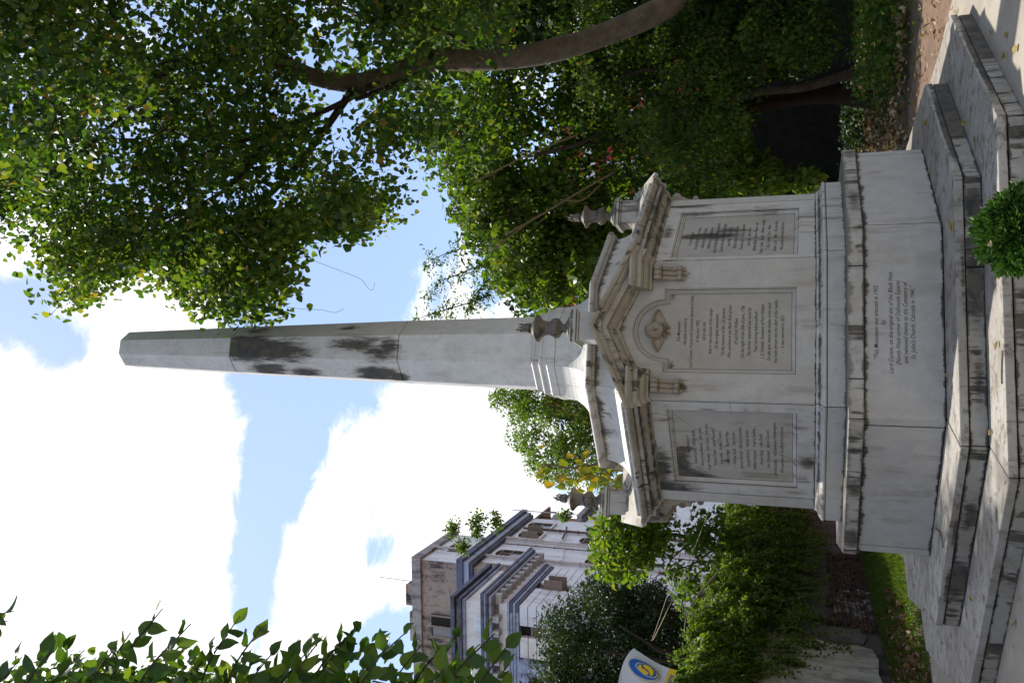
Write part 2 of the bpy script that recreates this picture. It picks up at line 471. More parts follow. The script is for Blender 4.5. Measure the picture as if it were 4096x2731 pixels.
# ------------------------------------------------------------------ foliage
LEAF = {
 'heart': [(0, 0), (.05, .32), (.27, .50), (.62, .37), (1, 0)],
 'oval': [(0, 0), (.18, .24), (.42, .33), (.74, .24), (1, 0)],
 'lance': [(0, 0), (.2, .16), (.45, .21), (.75, .14), (1, 0)],
 'blade': [(0, 0), (.1, .05), (.4, .05), (.7, .035), (1, 0)],
}
def foliage(name, P, axis, nrm, size, shape, mat, parent=None, fold=.25, droop=.18, rnd=None):
    """many separate leaf blades, each two folded halves along a midrib, as one mesh"""
    N = len(P)
    axis = axis/(np.linalg.norm(axis, axis=1, keepdims=True)+1e-9)
    side = np.cross(axis, nrm)
    side /= (np.linalg.norm(side, axis=1, keepdims=True)+1e-9)
    nn = np.cross(side, axis)
    S = np.asarray(size).reshape(-1, 1)*np.ones((N, 1))
    L = LEAF[shape]
    V = np.empty((N, 8, 3))
    dr = droop*rng.uniform(.2, 2.0, (N, 1)); fo = fold*rng.uniform(.3, 1.8, (N, 1)); wk = rng.uniform(.8, 1.15, (N, 1))
    def pt(l, wd, sgn):
        return P+S*(axis*l+side*wd*sgn*wk+nn*(fo*wd-dr*l*l))
    V[:, 0] = P
    for i in (1, 2, 3):
        V[:, i] = pt(*L[i], 1)
        V[:, 8-i] = pt(*L[i], -1)
    V[:, 4] = pt(L[4][0], 0, 1)
    me = bpy.data.meshes.new(name)
    me.vertices.add(N*8)
    me.vertices.foreach_set('co', V.reshape(-1).astype(np.float32))
    idx = (np.arange(N)[:, None]*8+np.array([0, 4, 3, 2, 1, 0, 7, 6, 5, 4])[None, :]).reshape(-1).astype(np.int32)
    me.loops.add(N*10)
    me.loops.foreach_set('vertex_index', idx)
    me.polygons.add(N*2)
    me.polygons.foreach_set('loop_start', (np.arange(N*2)*5).astype(np.int32))
    me.update(calc_edges=True)
    if rnd is None:
        rnd = rng.random(N)
    a = me.attributes.new('rnd', 'FLOAT', 'POINT')
    a.data.foreach_set('value', np.repeat(rnd, 8).astype(np.float32))
    return link(name, me, mat, parent)

def unit(N):
    v = rng.normal(size=(N, 3))
    return v/np.linalg.norm(v, axis=1, keepdims=True)
def in_poly(poly, X, Y):
    ins = np.zeros(len(X), bool)
    n = len(poly)
    for i in range(n):
        x0, y0 = poly[i]; x1, y1 = poly[(i+1) % n]
        c = ((y0 > Y) != (y1 > Y)) & (X < (x1-x0)*(Y-y0)/((y1-y0)+1e-12)+x0)
        ins ^= c
    return ins
def fill_poly(poly, n, d0, d1, margin=0.0):
    """n points spread through the volume whose outline is poly, between two distances"""
    xs = [p[0] for p in poly]; ys = [p[1] for p in poly]
    out = np.empty((0, 3))
    while len(out) < n:
        X = rng.uniform(min(xs), max(xs), n*2); Y = rng.uniform(min(ys), max(ys), n*2)
        k = in_poly(poly, X, Y)
        D = rng.uniform(d0, d1, n*2)
        if margin:
            mp = margin*FPX/D
            for dx, dy in ((1, 0), (-1, 0), (0, 1), (0, -1)):
                k &= in_poly(poly, X+dx*mp, Y+dy*mp)
        X, Y, D = X[k], Y[k], D[k]
        d = FW+RT*((IH/2-Y)/FPX)[:, None]+UP*((IW/2-X)/FPX)[:, None]
        out = np.vstack([out, CAM+d*D[:, None]])
    return out[:n]
def clumps(C, rad, per, squash=(1, 1, .8)):
    """leaf points gathered in shells round clump centres; returns points and outward directions"""
    N = len(C)*per
    u = unit(N)
    r = (rng.random(N)**.45)
    rr = np.repeat(np.asarray(rad)*np.ones(len(C)), per)
    off = u*np.array(squash)*(r*rr)[:, None]
    return np.repeat(C, per, axis=0)+off, u
def hang(u, down=.7, out=.5, rand=.5):
    N = len(u)
    ax = u*out+np.array([0, 0, -1])*down+unit(N)*rand
    nr = u*.6+unit(N)*.7+np.array([0, 0, .5])
    return ax, nr

# ================================================================== SETTING
def sheet(name, poly, z, mat, kind='structure'):
    mb = MB()
    tri = tessellate_polygon([[Vector((*p, 0)) for p in poly]])
    mb.add([(*p, z) for p in poly], [tuple(t) for t in tri])
    return tag(mb.build(name, mat), kind=kind)
def octagon(a, cx=0, cy=0):
    r = a/math.cos(math.pi/8)
    return [(cx+r*math.cos(math.pi/8+k*math.pi/4), cy+r*math.sin(math.pi/8+k*math.pi/4)) for k in range(8)]
# ground with a low uneven bank under the trees
mb = MB()
nx = 70
gx = np.concatenate([[-600, -200, -80], np.linspace(-30, 30, nx), [80, 200, 600]])
gy = np.concatenate([[-600, -200, -60], np.linspace(-22, 45, nx), [90, 200, 600]])
for yy in gy:
    for xx in gx:
        rr = math.hypot(xx, yy)
        h = -.012
        if rr < 60:
            f = max(0, min(1, (rr-5.2)/3))
            if xx > 3.6 and yy > 2: h += f*(.07*math.sin(xx*1.7+yy)+.05*math.sin(yy*2.3-xx*.8)+.06)
            if xx < -3.0 and yy > 2: h += f*.05*math.sin(xx*2.1+yy*1.3)
        mb.v.append((xx, yy, h))
ng = len(gx)
for j in range(len(gy)-1):
    for i in range(ng-1):
        mb.f.append((j*ng+i, j*ng+i+1, (j+1)*ng+i+1, (j+1)*ng+i))
tag(mb.build('ground', M['ground'], smooth=True), kind='structure')
sheet('soil_path', [(3.2, -1.2), (5.2, -1.2), (6.6, .6), (6.0, 3.2), (5.2, 5.6), (4.6, 6.2), (2.5, 6.5), (2.0, 3)], .002, M['soil'])
sheet('pavement', [(-14, -25), (16, -25), (16, -2.2), (5.2, -.75), (4.25, -.35), (4.05, 1.2), (2, 3), (-2, 3), (-3.2, 3.0), (-4.0, 2.5), (-4.15, 1.0), (-4.6, -1.0), (-14, -3)], .006, M['cement'])

# ================================================================== MONUMENT
T8 = math.tan(math.pi/8)
def FN(k):
    th = R(-90+45*k)
    return np.array([math.cos(th), math.sin(th)]), np.array([-math.sin(th), math.cos(th)])
def fp(k, s, a):
    n, t = FN(k)
    return n*a+t*s
def end_pts(k, a, e, side):
    """plan points at one end of a face segment. e: ('m', gap) mitre, ('s', s) cut at s, ('w', len) carried round the corner"""
    if e[0] == 'm': return [fp(k, side*(a*T8-e[1]), a)]
    if e[0] == 's': return [fp(k, e[1], a)]
    return [fp(k, side*a*T8, a), fp(k+side, -side*a*T8+side*e[1], a)]
def seg(k, prof, ai, eL, eR):
    """one stone of an octagonal course: profile [(apothem, z)...] bottom to top, inner apothem ai"""
    mb = MB()
    rows = []
    for a, z in prof:
        L = end_pts(k, a, eL, -1)[::-1]
        Rr = end_pts(k, a, eR, 1)
        out = L+Rr
        inn = []
        if eL[0] == 'w':
            inn += [end_pts(k, a, eL, -1)[1]-FN(k-1)[0]*(a-ai), fp(k, -ai*T8, ai)]
        else:
            inn += [L[0]-FN(k)[0]*(a-ai)] if eL[0] == 's' else [fp(k, -(ai*T8-eL[1]), ai)]
        if eR[0] == 'w':
            inn += [fp(k, ai*T8, ai), end_pts(k, a, eR, 1)[1]-FN(k+1)[0]*(a-ai)]
        else:
            inn += [Rr[-1]-FN(k)[0]*(a-ai)] if eR[0] == 's' else [fp(k, ai*T8-eR[1], ai)]
        rows.append(([(*p, z) for p in out], [(*p, z) for p in inn]))
    n = len(rows[0][0])
    vs = []
    for o, i in rows:
        vs += o+i
    fs = []
    m = 2*n
    for r in range(len(rows)-1):
        b, c = r*m, (r+1)*m
        for i in range(n-1):
            fs.append((b+i, b+i+1, c+i+1, c+i))
            fs.append((b+n+i, c+n+i, c+n+i+1, b+n+i+1))
        fs.append((b, c, c+n, b+n))
        fs.append((b+n-1, b+m-1, c+m-1, c+n-1))
    t = (len(rows)-1)*m
    for i in range(n-1):
        fs.append((i, n+i, n+i+1, i+1))
        fs.append((t+i, t+i+1, t+n+i+1, t+n+i))
    return mb.add(vs, fs)

mon = empty('monument')
tag(mon, 'tall white marble obelisk on an octagonal pedestal with inscribed panels, urns and a small pediment', 'monument')
steps = empty('stepped_base')
tag(steps, 'two weathered octagonal marble steps under the obelisk pedestal', 'steps')

# dark cores behind the joints
c1 = MB(); c1.lathe([(.98*3.40/math.cos(math.pi/8), .0), (.98*3.40/math.cos(math.pi/8), .19), (2.76/math.cos(math.pi/8), .192), (2.76/math.cos(math.pi/8), .405)], 8, phase=math.pi/8)
c1.build('mortar_core', M['core'], steps)
c2 = MB(); q8 = 1/math.cos(math.pi/8)
c2.lathe([(2.145*q8, .41), (2.145*q8, 1.10), (2.17*q8, 1.104), (2.17*q8, 1.235), (1.85*q8, 1.24), (1.85*q8, 1.41), (1.76*q8, 1.43), (1.70*q8, 1.50), (1.70*q8, 3.2), (1.66*q8, 3.33), (1.6*q8, 3.42), (1.34*q8, 3.75), (1.33*q8, 3.92), (1.0*q8, 3.99), (.5*q8, 4.3), (.5*q8, 4.9)], 8, phase=math.pi/8)
c2.build('mortar_core', M['core'], mon)

g = .005
JIT = random.Random(3)
def course(name, prof, ai, mat, parent, joints, bw=.006, thick_jit=0.0):
    """joints: dict k -> list of (eL, eR)"""
    for k in range(-3, 5):
        for eL, eR in joints(k):
            dz = JIT.uniform(-thick_jit, thick_jit); da = JIT.uniform(-thick_jit, thick_jit)
            o = seg(k, [(a+da, z+dz) for a, z in prof], ai, eL, eR).build(name, mat, parent)
            if bw: bevel(o, bw, 2)
def j_mitre(k): return [(('m', g), ('m', g))]
def split(*ss):
    def f(k):
        out = []
        ends = [('m', g)]
        sp = ss[(k+3) % len(ss)]
        for s in sp:
            out.append((ends[-1], ('s', s-g))); ends.append(('s', s+g))
        out.append((ends[-1], ('m', g)))
        return out
    return f
# lower step
LS = split([.15], [-.4], [-.78], [0.25], [-.3, .7], [.3], [-.2], [.5])
course('riser_block', [(3.405, .002), (3.405, .128)], 3.22, M['riser'], steps, split([.4], [-.5], [-.9], [.62], [-.2], [.1], [.3], [-.4]), .008, .003)
course('step_slab', [(3.418, .138), (3.418, .207)], 2.70, M['tread'], steps, split([], [], [-.78], [0.45], [], [], [], []), .010, .002)
# upper step
course('riser_block', [(2.785, .210), (2.785, .345)], 2.60, M['riser'], steps, split([.2], [], [], [.35], [-.3], [], [], [.4]), .008, .003)
course('step_slab', [(2.796, .354), (2.796, .424)], 2.10, M['tread'], steps, split([], [], [], [], [], [], [], []), .010, .002)

# pedestal dado
def wrapj(e, gap=g):
    def f(k):
        if k % 2 == 0: return [(('w', e), ('w', e))]
        return [(('m', e+2*gap), ('m', e+2*gap))]
    return f
course('pedestal_slab', [(2.163, .432), (2.163, 1.104)], 2.05, M['pedestal'], mon, wrapj(.085), .005)
ped_front = [o for o in mon.children if o.name.startswith('pedestal_slab')]
course('cap_slab', [(2.19, 1.108), (2.205, 1.12), (2.205, 1.242), (2.195, 1.249)], 1.75, M['cap'], mon, split([], [-.1], [.25], [-.54, .535], [.1], [.3], [], []), .004, .001)
course('plinth_block', [(1.884, 1.251), (1.884, 1.412), (1.878, 1.418)], 1.70, M['plinth'], mon, split([], [.3], [], [], [], [], [], []), .004)
tor = [(1.80+.075+.018*math.cos(t), 1.442+.020*math.sin(t)) for t in np.linspace(-1.5, 1.5, 7)]
course('base_moulding', [(1.86, 1.420)]+tor+[(1.855, 1.466), (1.845, 1.475), (1.82, 1.485), (1.795, 1.505), (1.785, 1.522)], 1.60, M['plinth'], mon, split([], [.3], [], [], [], [], [], []), 0)

# ---- die with recessed panels
AD = 1.772
hw = AD*T8
def offset_poly(poly, d):
    """shrink a counter-clockwise polygon by d"""
    n = len(poly); out = []
    for i in range(n):
        p0, p1, p2 = np.array(poly[i-1]), np.array(poly[i]), np.array(poly[(i+1) % n])
        a = (p1-p0)/np.linalg.norm(p1-p0); b = (p2-p1)/np.linalg.norm(p2-p1)
        na, nb_ = np.array([-a[1], a[0]]), np.array([-b[1], b[0]])
        mm = na+nb_
        out.append(tuple(p1+mm*(d/max(.35, (mm @ na)))))
    return out
def arched(s0, s1, z0, zsh, r, ztop, n=18):
    """rectangle with shoulders and a round head, counter-clockwise in (s, z)"""
    c = (s0+s1)/2
    cz = ztop-r
    pts = [(s0, z0), (s1, z0), (s1, zsh)]
    a0 = math.asin(max(-1, min(1, (zsh-cz)/r)))
    for i in range(n+1):
        a = a0+(math.pi-2*a0)*i/n
        pts.append((c+r*math.cos(a), cz+r*math.sin(a)))
    pts.append((s0, zsh))
    return pts
def die_slab(k, s0, s1, poly, mat, pmat, wrap=(0, 0), gable=False):
    """face stone with a moulded sunk panel; returns (slab, panel)"""
    z0, z1 = 1.526, 3.178
    def W(s, z, d=0.0):
        return (*fp(k, s, AD-d), z)
    mb = MB()
    outer = [(s0, z0), (s1, z0), (s1, z1), (s0, z1)] if not gable else [(s0, z0), (s1, z0), (s1, z1), (.50, 3.285), (0, 3.528), (-.50, 3.285), (s0, z1)]
    allp = outer+list(poly)
    tri = tessellate_polygon([[Vector((*p, 0)) for p in outer], [Vector((*p, 0)) for p in poly]])
    mb.add([W(*p) for p in allp], [tuple(t) for t in tri])
    # moulded frame
    steps_ = [(0, 0), (.002, .010), (.012, .011), (.018, .020), (.028, .022), (.032, .030), (.052, .050), (.056, .052)]
    rings = [[W(*p, d) for p in (offset_poly(poly, i) if i else poly)] for i, d in steps_]
    n = len(poly)
    vs = [p for rg in rings for p in rg]
    fs = [(r*n+i, r*n+(i+1) % n, (r+1)*n+(i+1) % n, (r+1)*n+i) for r in range(len(rings)-1) for i in range(n)]
    mb.add(vs, fs)
    # sides, or return round the corner
    for sgn, s, e in ((-1, s0, wrap[0]), (1, s1, wrap[1])):
        if e:
            q = fp(k+sgn, -sgn*AD*T8+sgn*e, AD); q2 = q-FN(k+sgn)[0]*.06
            c_ = fp(k, s, AD)
            mb.add([(*c_, z0), (*c_, z1), (*q, z1), (*q, z0), (*q2, z1), (*q2, z0)], [(0, 1, 2, 3), (3, 2, 4, 5)])
        else:
            mb.add([W(s, z0), W(s, z1), W(s, z1, .06), W(s, z0, .06)], [(0, 1, 2, 3)])
    mb.add([W(s0, z1), W(s1, z1), W(s1, z1, .06), W(s0, z1, .06), W(s0, z0), W(s1, z0), W(s1, z0, .06), W(s0, z0, .06)], [(4, 5, 6, 7)] if gable else [(0, 1, 2, 3), (4, 5, 6, 7)])
    slab = mb.build('die_slab', mat, mon)
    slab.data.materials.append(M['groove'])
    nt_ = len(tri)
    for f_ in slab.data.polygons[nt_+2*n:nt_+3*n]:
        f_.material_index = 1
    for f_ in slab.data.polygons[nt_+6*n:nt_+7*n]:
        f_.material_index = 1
    inner = offset_poly(poly, .0565)
    pm = MB()
    tri = tessellate_polygon([[Vector((*p, 0)) for p in inner]])
    pm.add([W(*p, .0525) for p in inner], [tuple(t) for t in tri])
    panel = pm.build('inscription_panel', pmat, slab)
    return slab, panel

def text_obj(name, lines, k, a, s_c, z_top, dz, size, width, mat, parent, shear=.28, maxline=None, bold=0.0):
    """inlaid lettering, every line centred; width is that of the widest line"""
    verts, faces = [], []
    sx = None
    raw = []
    for ln in lines:
        cu = bpy.data.curves.new('t', 'FONT')
        cu.body = ln
        cu.size = size
        cu.shear = shear
        cu.align_x = 'CENTER'
        cu.resolution_u = 2
        cu.offset = bold
        cu.space_character = 1.05
        ob = bpy.data.objects.new('t', cu)
        COL.objects.link(ob)
        raw.append((ob, cu))
    dg = bpy.context.evaluated_depsgraph_get()
    dg.update()
    data = []
    for ob, cu in raw:
        me = bpy.data.meshes.new_from_object(ob.evaluated_get(dg))
        co = np.empty(len(me.vertices)*3); me.vertices.foreach_get('co', co)
        data.append((co.reshape(-1, 3), [tuple(p.vertices) for p in me.polygons]))
        bpy.data.meshes.remove(me)
        bpy.data.objects.remove(ob)
        bpy.data.curves.remove(cu)
    wmax = max(c[:, 0].max()-c[:, 0].min() for c, f in data if len(c))
    sx = width/wmax
    n, t = FN(k)
    for i, (c, f) in enumerate(data):
        b = len(verts)
        s = s_c+(c[:, 0]-(c[:, 0].max()+c[:, 0].min())/2)*sx
        z = z_top-i*dz+c[:, 1]
        p = n[None, :]*a+t[None, :]*s[:, None]
        verts += [(x, y, zz) for (x, y), zz in zip(p, z)]
        faces += [tuple(b+j for j in ff) for ff in f]
    me = bpy.data.meshes.new(name)
    me.from_pydata(verts, [], faces)
    return tag(link(name, me, mat, parent), kind='stuff')

T_front = ["This Monument", "Has been erected by", "Lord Curzon, Viceroy and Governor General of India,", "In the year 1902", "Upon the site", "And in reproduction of the design",
           "Of the original monument", "To the memory of the 123 persons", "Who perished in the Black Hole prison", "Of old Fort William", "On the night of the 20th of June, 1756.",
           "The former memorial was raised by", "Their surviving fellow-sufferer.", "J. Z. Holwell, Governor of Fort William.", "On the spot where the bodies of the dead",
           "Had been thrown into the ditch of the ravelin.", "It was removed in 1821."]
T_left = ["To the Memory of", "Edward Eyre.   William Baillie.", "Revd. Jervas Bellamy.   John Jenks.", "Roger Reveley.   John Carse.   John Law.", "Thomas Coles.   James Valicourt.", "John Jebb.   Richard Toriano.",
          "Edward Page.   Stephen Page.", "William Grub.   John Street.", "Aylmer Harrod.   Patrick Johnstone.", "George Ballard.   Nathan Drake.", "William Knapton.   Francis Gosling.", "Robert Byng.   John Dodd.",
          "Stair Dalrymple.   David Clayton.", "John Buchanan.   and Lawrence Witherington.", "Who perished in the Black Hole prison."]
T_right = ["To the Memory of", "Richard Bishop.   Francis Hayes.", "Collin Simson.   John Gosling.", "William Scot.   Henry Hastings.", "Charles Wedderburn.   William Dumbleton.", "Bernard Abraham.   William Cartwright.",
           "Jacob Bleau.   Henry Hunt.", "Michael Osborne.   Peter Carey.", "Thomas Leach.   Francis Stephenson.", "James Guy.   James Porter.", "William Parker.   Eleanor Weston.   and",
           "Messrs. Cocker.   Bendall.   Atkinson.   Jennings.", "Reid.   Barnet.   Frere.   Wilson.", "Burton.   Lyon.   Hillier.   Tilley and Alsop.", "Who perished in the Black Hole prison."]
T_ped = ["\u201cThis Monument was erected in 1902", "by", "Lord Curzon, on the original site of the Black Hole", "(North-West corner of Dalhousie Square)", "and removed thence to the Cemetery of", "St. John's Church, Calcutta in 1940.\u201d"]

E2 = .012
for k in range(-3, 5):
    if k % 2 == 0:
        poly = arched(-.462, .445, 1.702, 3.042, .345, 3.375)
        e = .018 if k == 0 else .14
        slab, panel = die_slab(k, -hw, hw, poly, M['die_front'], M['panel_front'], (e, e), True)
        if k == 0:
            text_obj('inscription', T_front, 0, AD-.0525+.0015, -.008, 2.872, .0652, .050, .765, M['letter'], panel, bold=.0003)
    else:
        near, far = (.018+E2, .14+E2)
        # the plain faces: the stone stops short of the neighbours that wrap round the corner
        toward_front = 1 if k in (-1, -3) else -1
        if k in (-1, 1): lo, hi = ((-(hw-far), hw-near) if k == -1 else (-(hw-near), hw-far))
        else: lo, hi = -(hw-far), hw-far
        cs = (.07 if k == -1 else -.115 if k == 1 else 0)
        poly = [(cs-.53, 1.69), (cs+.53, 1.69), (cs+.53, 3.005), (cs-.53, 3.005)]
        slab, panel = die_slab(k, lo, hi, poly, M['die'], M['panel'])
        if k == -1:
            text_obj('inscription', T_left, k, AD-.0525+.0015, .045, 2.805, .0692, .050, .757, M['letter'], panel)
        if k == 1:
            text_obj('inscription', T_right, k, AD-.0525+.0015, -.13, 2.82, .0692, .050, .765, M['letter'], panel)
pf = None
for o in mon.children:
    if o.name.startswith('pedestal_slab'):
        c = np.mean([v.co[:] for v in o.data.vertices], axis=0)
        if abs(c[0]) < .1 and c[1] < -1.5: pf = o
text_obj('inscription', T_ped, 0, 2.163+.0012, 0.0, .985, .0625, .056, .957, M['letter'], pf, bold=.0003)

# cracks across the left panel: thin open fractures
def crack(pts, k, a, parent, wdt=.003):
    wdt *= .65
    mb = MB()
    P_ = []
    for (s0, z0), (s1, z1) in zip(pts[:-1], pts[1:]):
        for j in range(5):
            t = j/5
            P_.append((s0+(s1-s0)*t+random.uniform(-.006, .006), z0+(z1-z0)*t+random.uniform(-.006, .006)))
    P_.append(pts[-1])
    mb.tube([(*fp(k, s, a), z) for s, z in P_], [wdt*random.uniform(.5, 1.2) for _ in P_], 4)
    return mb.build('crack', M['core'], parent)
lp = [o for o in mon.children if o.name.startswith('die_slab') and np.allclose(np.sign(np.mean([v.co[:2] for v in o.data.vertices], axis=0)), (-1, -1)) and abs(np.mean([v.co[0] for v in o.data.vertices])-np.mean([v.co[1] for v in o.data.vertices])) < .5][0]
crack([(.50, 2.955), (.33, 2.75), (.12, 2.52), (.05, 2.44)], -1, AD-.053, lp)
crack([(.05, 2.44), (.13, 2.33), (.17, 2.20), (.10, 2.0), (-.02, 1.86), (-.08, 1.75)], -1, AD-.053, lp)
crack([(.05, 2.44), (-.15, 2.36), (-.33, 2.31), (-.41, 2.30)], -1, AD-.053, lp, .002)
crack([(.60, 2.34), (.66, 2.35), (.715, 2.34)], -1, AD+.0, lp, .0025)
crack([(.54, 3.15), (.53, 3.08), (.52, 3.01)], -1, AD+.0, lp, .0025)
crack([(-.47, 2.30), (-.55, 2.32), (-.60, 2.28)], -1, AD+.0, lp, .003)

# ---- main cornice on the plain faces and its returns under the pediments
CP = [(0, 3.162), (.028, 3.166), (.034, 3.188), (.050, 3.192), (.078, 3.205), (.098, 3.228), (.104, 3.240), (.150, 3.244), (.156, 3.254), (.186, 3.256), (.190, 3.298), (.214, 3.302), (.240, 3.318), (.262, 3.338), (.268, 3.348), (.268, 3.366)]
def cor(ext=0.0, dz=0.0): return [(AD+o+(ext if o > .01 else 0), z+dz) for o, z in CP]
for k in (-3, -1, 1, 3):
    seg(k, cor(), 1.45, ('m', .002), ('m', .002)).build('cornice', M['cornice'], mon)
for k in (-2, 0, 2, 4):
    for sg in (-1, 1):
        # block returned forward over the console
        e_in = ('s', sg*.425)
        rows = cor(.022, .006)
        if sg < 0: o = seg(k, rows, 1.45, ('w', .03), e_in)
        else: o = seg(k, rows, 1.45, e_in, ('w', .03))
        o.build('return_block', M['ped_stone'], mon)

# ---- pediments (built once for the front, then turned for the other three sides)
RK = [(.005, -.268), (.030, -.262), (.036, -.235), (.060, -.228), (.092, -.205), (.110, -.180), (.118, -.165), (.190, -.160), (.196, -.098), (.222, -.092), (.252, -.070), (.262, -.050), (.300, -.046), (.322, -.022), (.330, 0.0)]
apex, slope, send = 3.776, .487, .86
def raking(sg):
    mb = MB()
    back = 1.25
    vs = []
    prof = [(AD+o, h) for o, h in RK]+[(back, 0.0), (back, -.268)]
    for s in (0.0, send):
        for d, h in prof:
            se = s if s == 0 else min(d*T8+.02, send)
            vs.append((sg*se, -d, apex+h-slope*se))
    n = len(prof)
    fs = [(i, (i+1) % n, n+(i+1) % n, n+i) for i in range(n)]+[tuple(range(n-1, -1, -1)), tuple(range(n, 2*n))]
    return mb.add(vs, fs)
rk_me = [raking(-1).mesh('raking_cornice', M['ped_stone']), raking(1).mesh('raking_cornice', M['ped_stone'])]
# console bracket: three fluted ribs on an S-shaped profile
def console_mesh(sg):
    mb = MB()
    c = sg*.60
    prof = [(0, 3.158)]
    for a in np.linspace(1.2, -1.9, 10): prof.append((.080+.042*math.cos(a), 3.108+.046*math.sin(a)))
    for t in np.linspace(.1, 1, 7): prof.append((.085-.055*math.sin(t*1.5), 3.065-.15*t))
    for a in np.linspace(1.6, -1.6, 8): prof.append((.040+.034*math.cos(a), 2.882+.032*math.sin(a)))
    prof += [(.022, 2.845), (.012, 2.822), (0, 2.815)]
    for i, (w0, w1, red) in enumerate([(-.066, .066, .014), (-.070, -.034, 0), (-.018, .018, 0), (.034, .070, 0)]):
        mb.prism([(d if d < .01 else max(.004, d-red), z) for d, z in prof], lambda p, t: (c+(w0 if t == 0 else w1), -(AD-.002+p[0]), p[1]))
    # leaf drop under the lower scroll
    mb.add([(c-.035, -(AD+.006), 2.835), (c+.035, -(AD+.006), 2.835), (c+.018, -(AD+.028), 2.825), (c-.018, -(AD+.028), 2.825), (c, -(AD+.004), 2.775)], [(0, 1, 2, 3), (0, 3, 4), (3, 2, 4), (2, 1, 4)])
    # volute eyes seen from the side
    for sd in (-1, 1):
        for dd, zz, rr in ((.080, 3.108, .022), (.040, 2.882, .015)):
            mb.tube([(c+sd*.066, -(AD+dd), zz), (c+sd*.080, -(AD+dd), zz)], rr, 10)
    return mb.mesh('console', M['console'])
cn_me = [console_mesh(-1), console_mesh(1)]
# urn, its block and flame
ub = MB()
UC = (0, -1.86)
for hx, z0, z1 in ((.150, 3.66, 3.90), (.160, 3.905, 3.925), (.184, 3.93, 3.962), (.174, 3.965, 3.988), (.150, 3.988, 4.004)):
    ub.box(-hx, hx, UC[1]-hx, UC[1]+hx, z0, z1)
ub_me = ub.mesh('urn_block', M['urnblock'])
um = MB()
uprof = [(.13, 4.028), (.135, 4.045), (.118, 4.065), (.085, 4.085), (.055, 4.105), (.043, 4.125), (.046, 4.140), (.060, 4.146), (.060, 4.154), (.074, 4.160), (.096, 4.180), (.103, 4.205), (.097, 4.232), (.082, 4.252), (.073, 4.258), (.071, 4.285), (.074, 4.315), (.088, 4.345), (.112, 4.368), (.138, 4.384), (.143, 4.396), (.138, 4.404), (.110, 4.410), (.100, 4.422), (.078, 4.428), (.070, 4.445), (.045, 4.455), (.042, 4.47)]
gad = set(range(9, 14))
uprof = [(r*1.06, 4.0+(z-4.028)*1.10) for r, z in uprof]
um.lathe(uprof, 112, UC, mod=lambda i, k: 1+(.10*abs(math.cos(k*math.pi*14/112))-.05 if i in gad else 0))
um_me = um.mesh('urn', M['urn'], smooth=True)
fm = MB()
fm.lathe([(.040, 4.468), (.056, 4.478), (.058, 4.492), (.050, 4.50), (.052, 4.515), (.046, 4.545), (.025, 4.56)], 20, UC, mod=lambda i, k: 1+.10*math.cos(k*2*math.pi*5/20))
for j in range(6):
    a = j*math.pi/3+.3
    r0 = .030 if j % 2 else .012
    pts = [(UC[0]+r0*math.cos(a), UC[1]+r0*math.sin(a), 4.53), (UC[0]+(r0+.012)*math.cos(a+.3), UC[1]+(r0+.012)*math.sin(a+.3), 4.565), (UC[0]+(r0+.004)*math.cos(a+.8), UC[1]+(r0+.004)*math.sin(a+.8), 4.59+.012*(j % 3)), (UC[0]+(r0+.014)*math.cos(a+1.2), UC[1]+(r0+.014)*math.sin(a+1.2), 4.605+.012*(j % 3))]
    fm.tube(smooth_path(pts, 4), list(np.linspace(.017, .003, 13)), 6)
fm.v = [(x, y+0, 4.0+(z-4.028)*1.10) for x, y, z in fm.v]
fm_me = fm.mesh('flame', M['urn'], smooth=True)

# carved cherub head between two wings
def cherub_mesh():
    mb = MB()
    zc, r = 3.135, .088
    nu, nv = 110, 72
    def face_r(th, ph):
        # th: left-right, ph: up; returns radius factor for the carved face
        x, y = math.sin(th)*math.cos(ph), math.sin(ph)
        f = 1.0
        gss = lambda x0, y0, sx, sy: math.exp(-((x-x0)/sx)**2-((y-y0)/sy)**2)
        f += .30*gss(0, -.12, .13, .17)+.10*gss(0, .06, .08, .16)              # nose
        f += .10*gss(0, -.20, .16, .08)
        f -= .26*gss(-.33, .10, .17, .12)+.26*gss(.33, .10, .17, .12)   # eye sockets
        f += .07*gss(-.33, .06, .10, .06)+.07*gss(.33, .06, .10, .06)   # eyeballs
        f += .10*gss(0, .28, .5, .10)                # brow
        f += .12*gss(-.45, -.28, .22, .22)+.12*gss(.45, -.28, .22, .22)  # cheeks
        f -= .14*gss(0, -.47, .24, .045)             # mouth line
        f += .08*gss(0, -.53, .16, .06)+.07*gss(0, -.40, .14, .04)
        f += .10*gss(0, -.74, .18, .14)              # chin
        if y > .42 or abs(x) > .78:                  # curls
            f += .09*(1+math.sin(th*13+2*math.sin(ph*9))*math.cos(ph*11))
        return f
    vs = []
    for j in range(nv+1):
        ph = -math.pi/2+math.pi*j/nv
        for i in range(nu):
            th = -math.pi+2*math.pi*i/nu
            f = face_r(th, ph) if abs(th) < 1.75 else 1.04
            vs.append((r*.92*f*math.sin(th)*math.cos(ph), -(AD-.035+r*.80*f*math.cos(th)*math.cos(ph)), zc+r*1.10*f*math.sin(ph)))
    fs = [(j*nu+i, j*nu+(i+1) % nu, (j+1)*nu+(i+1) % nu, (j+1)*nu+i) for j in range(nv) for i in range(nu)]
    mb.add(vs, fs)
    return mb.mesh('cherub_head', M['cherub'], smooth=True)
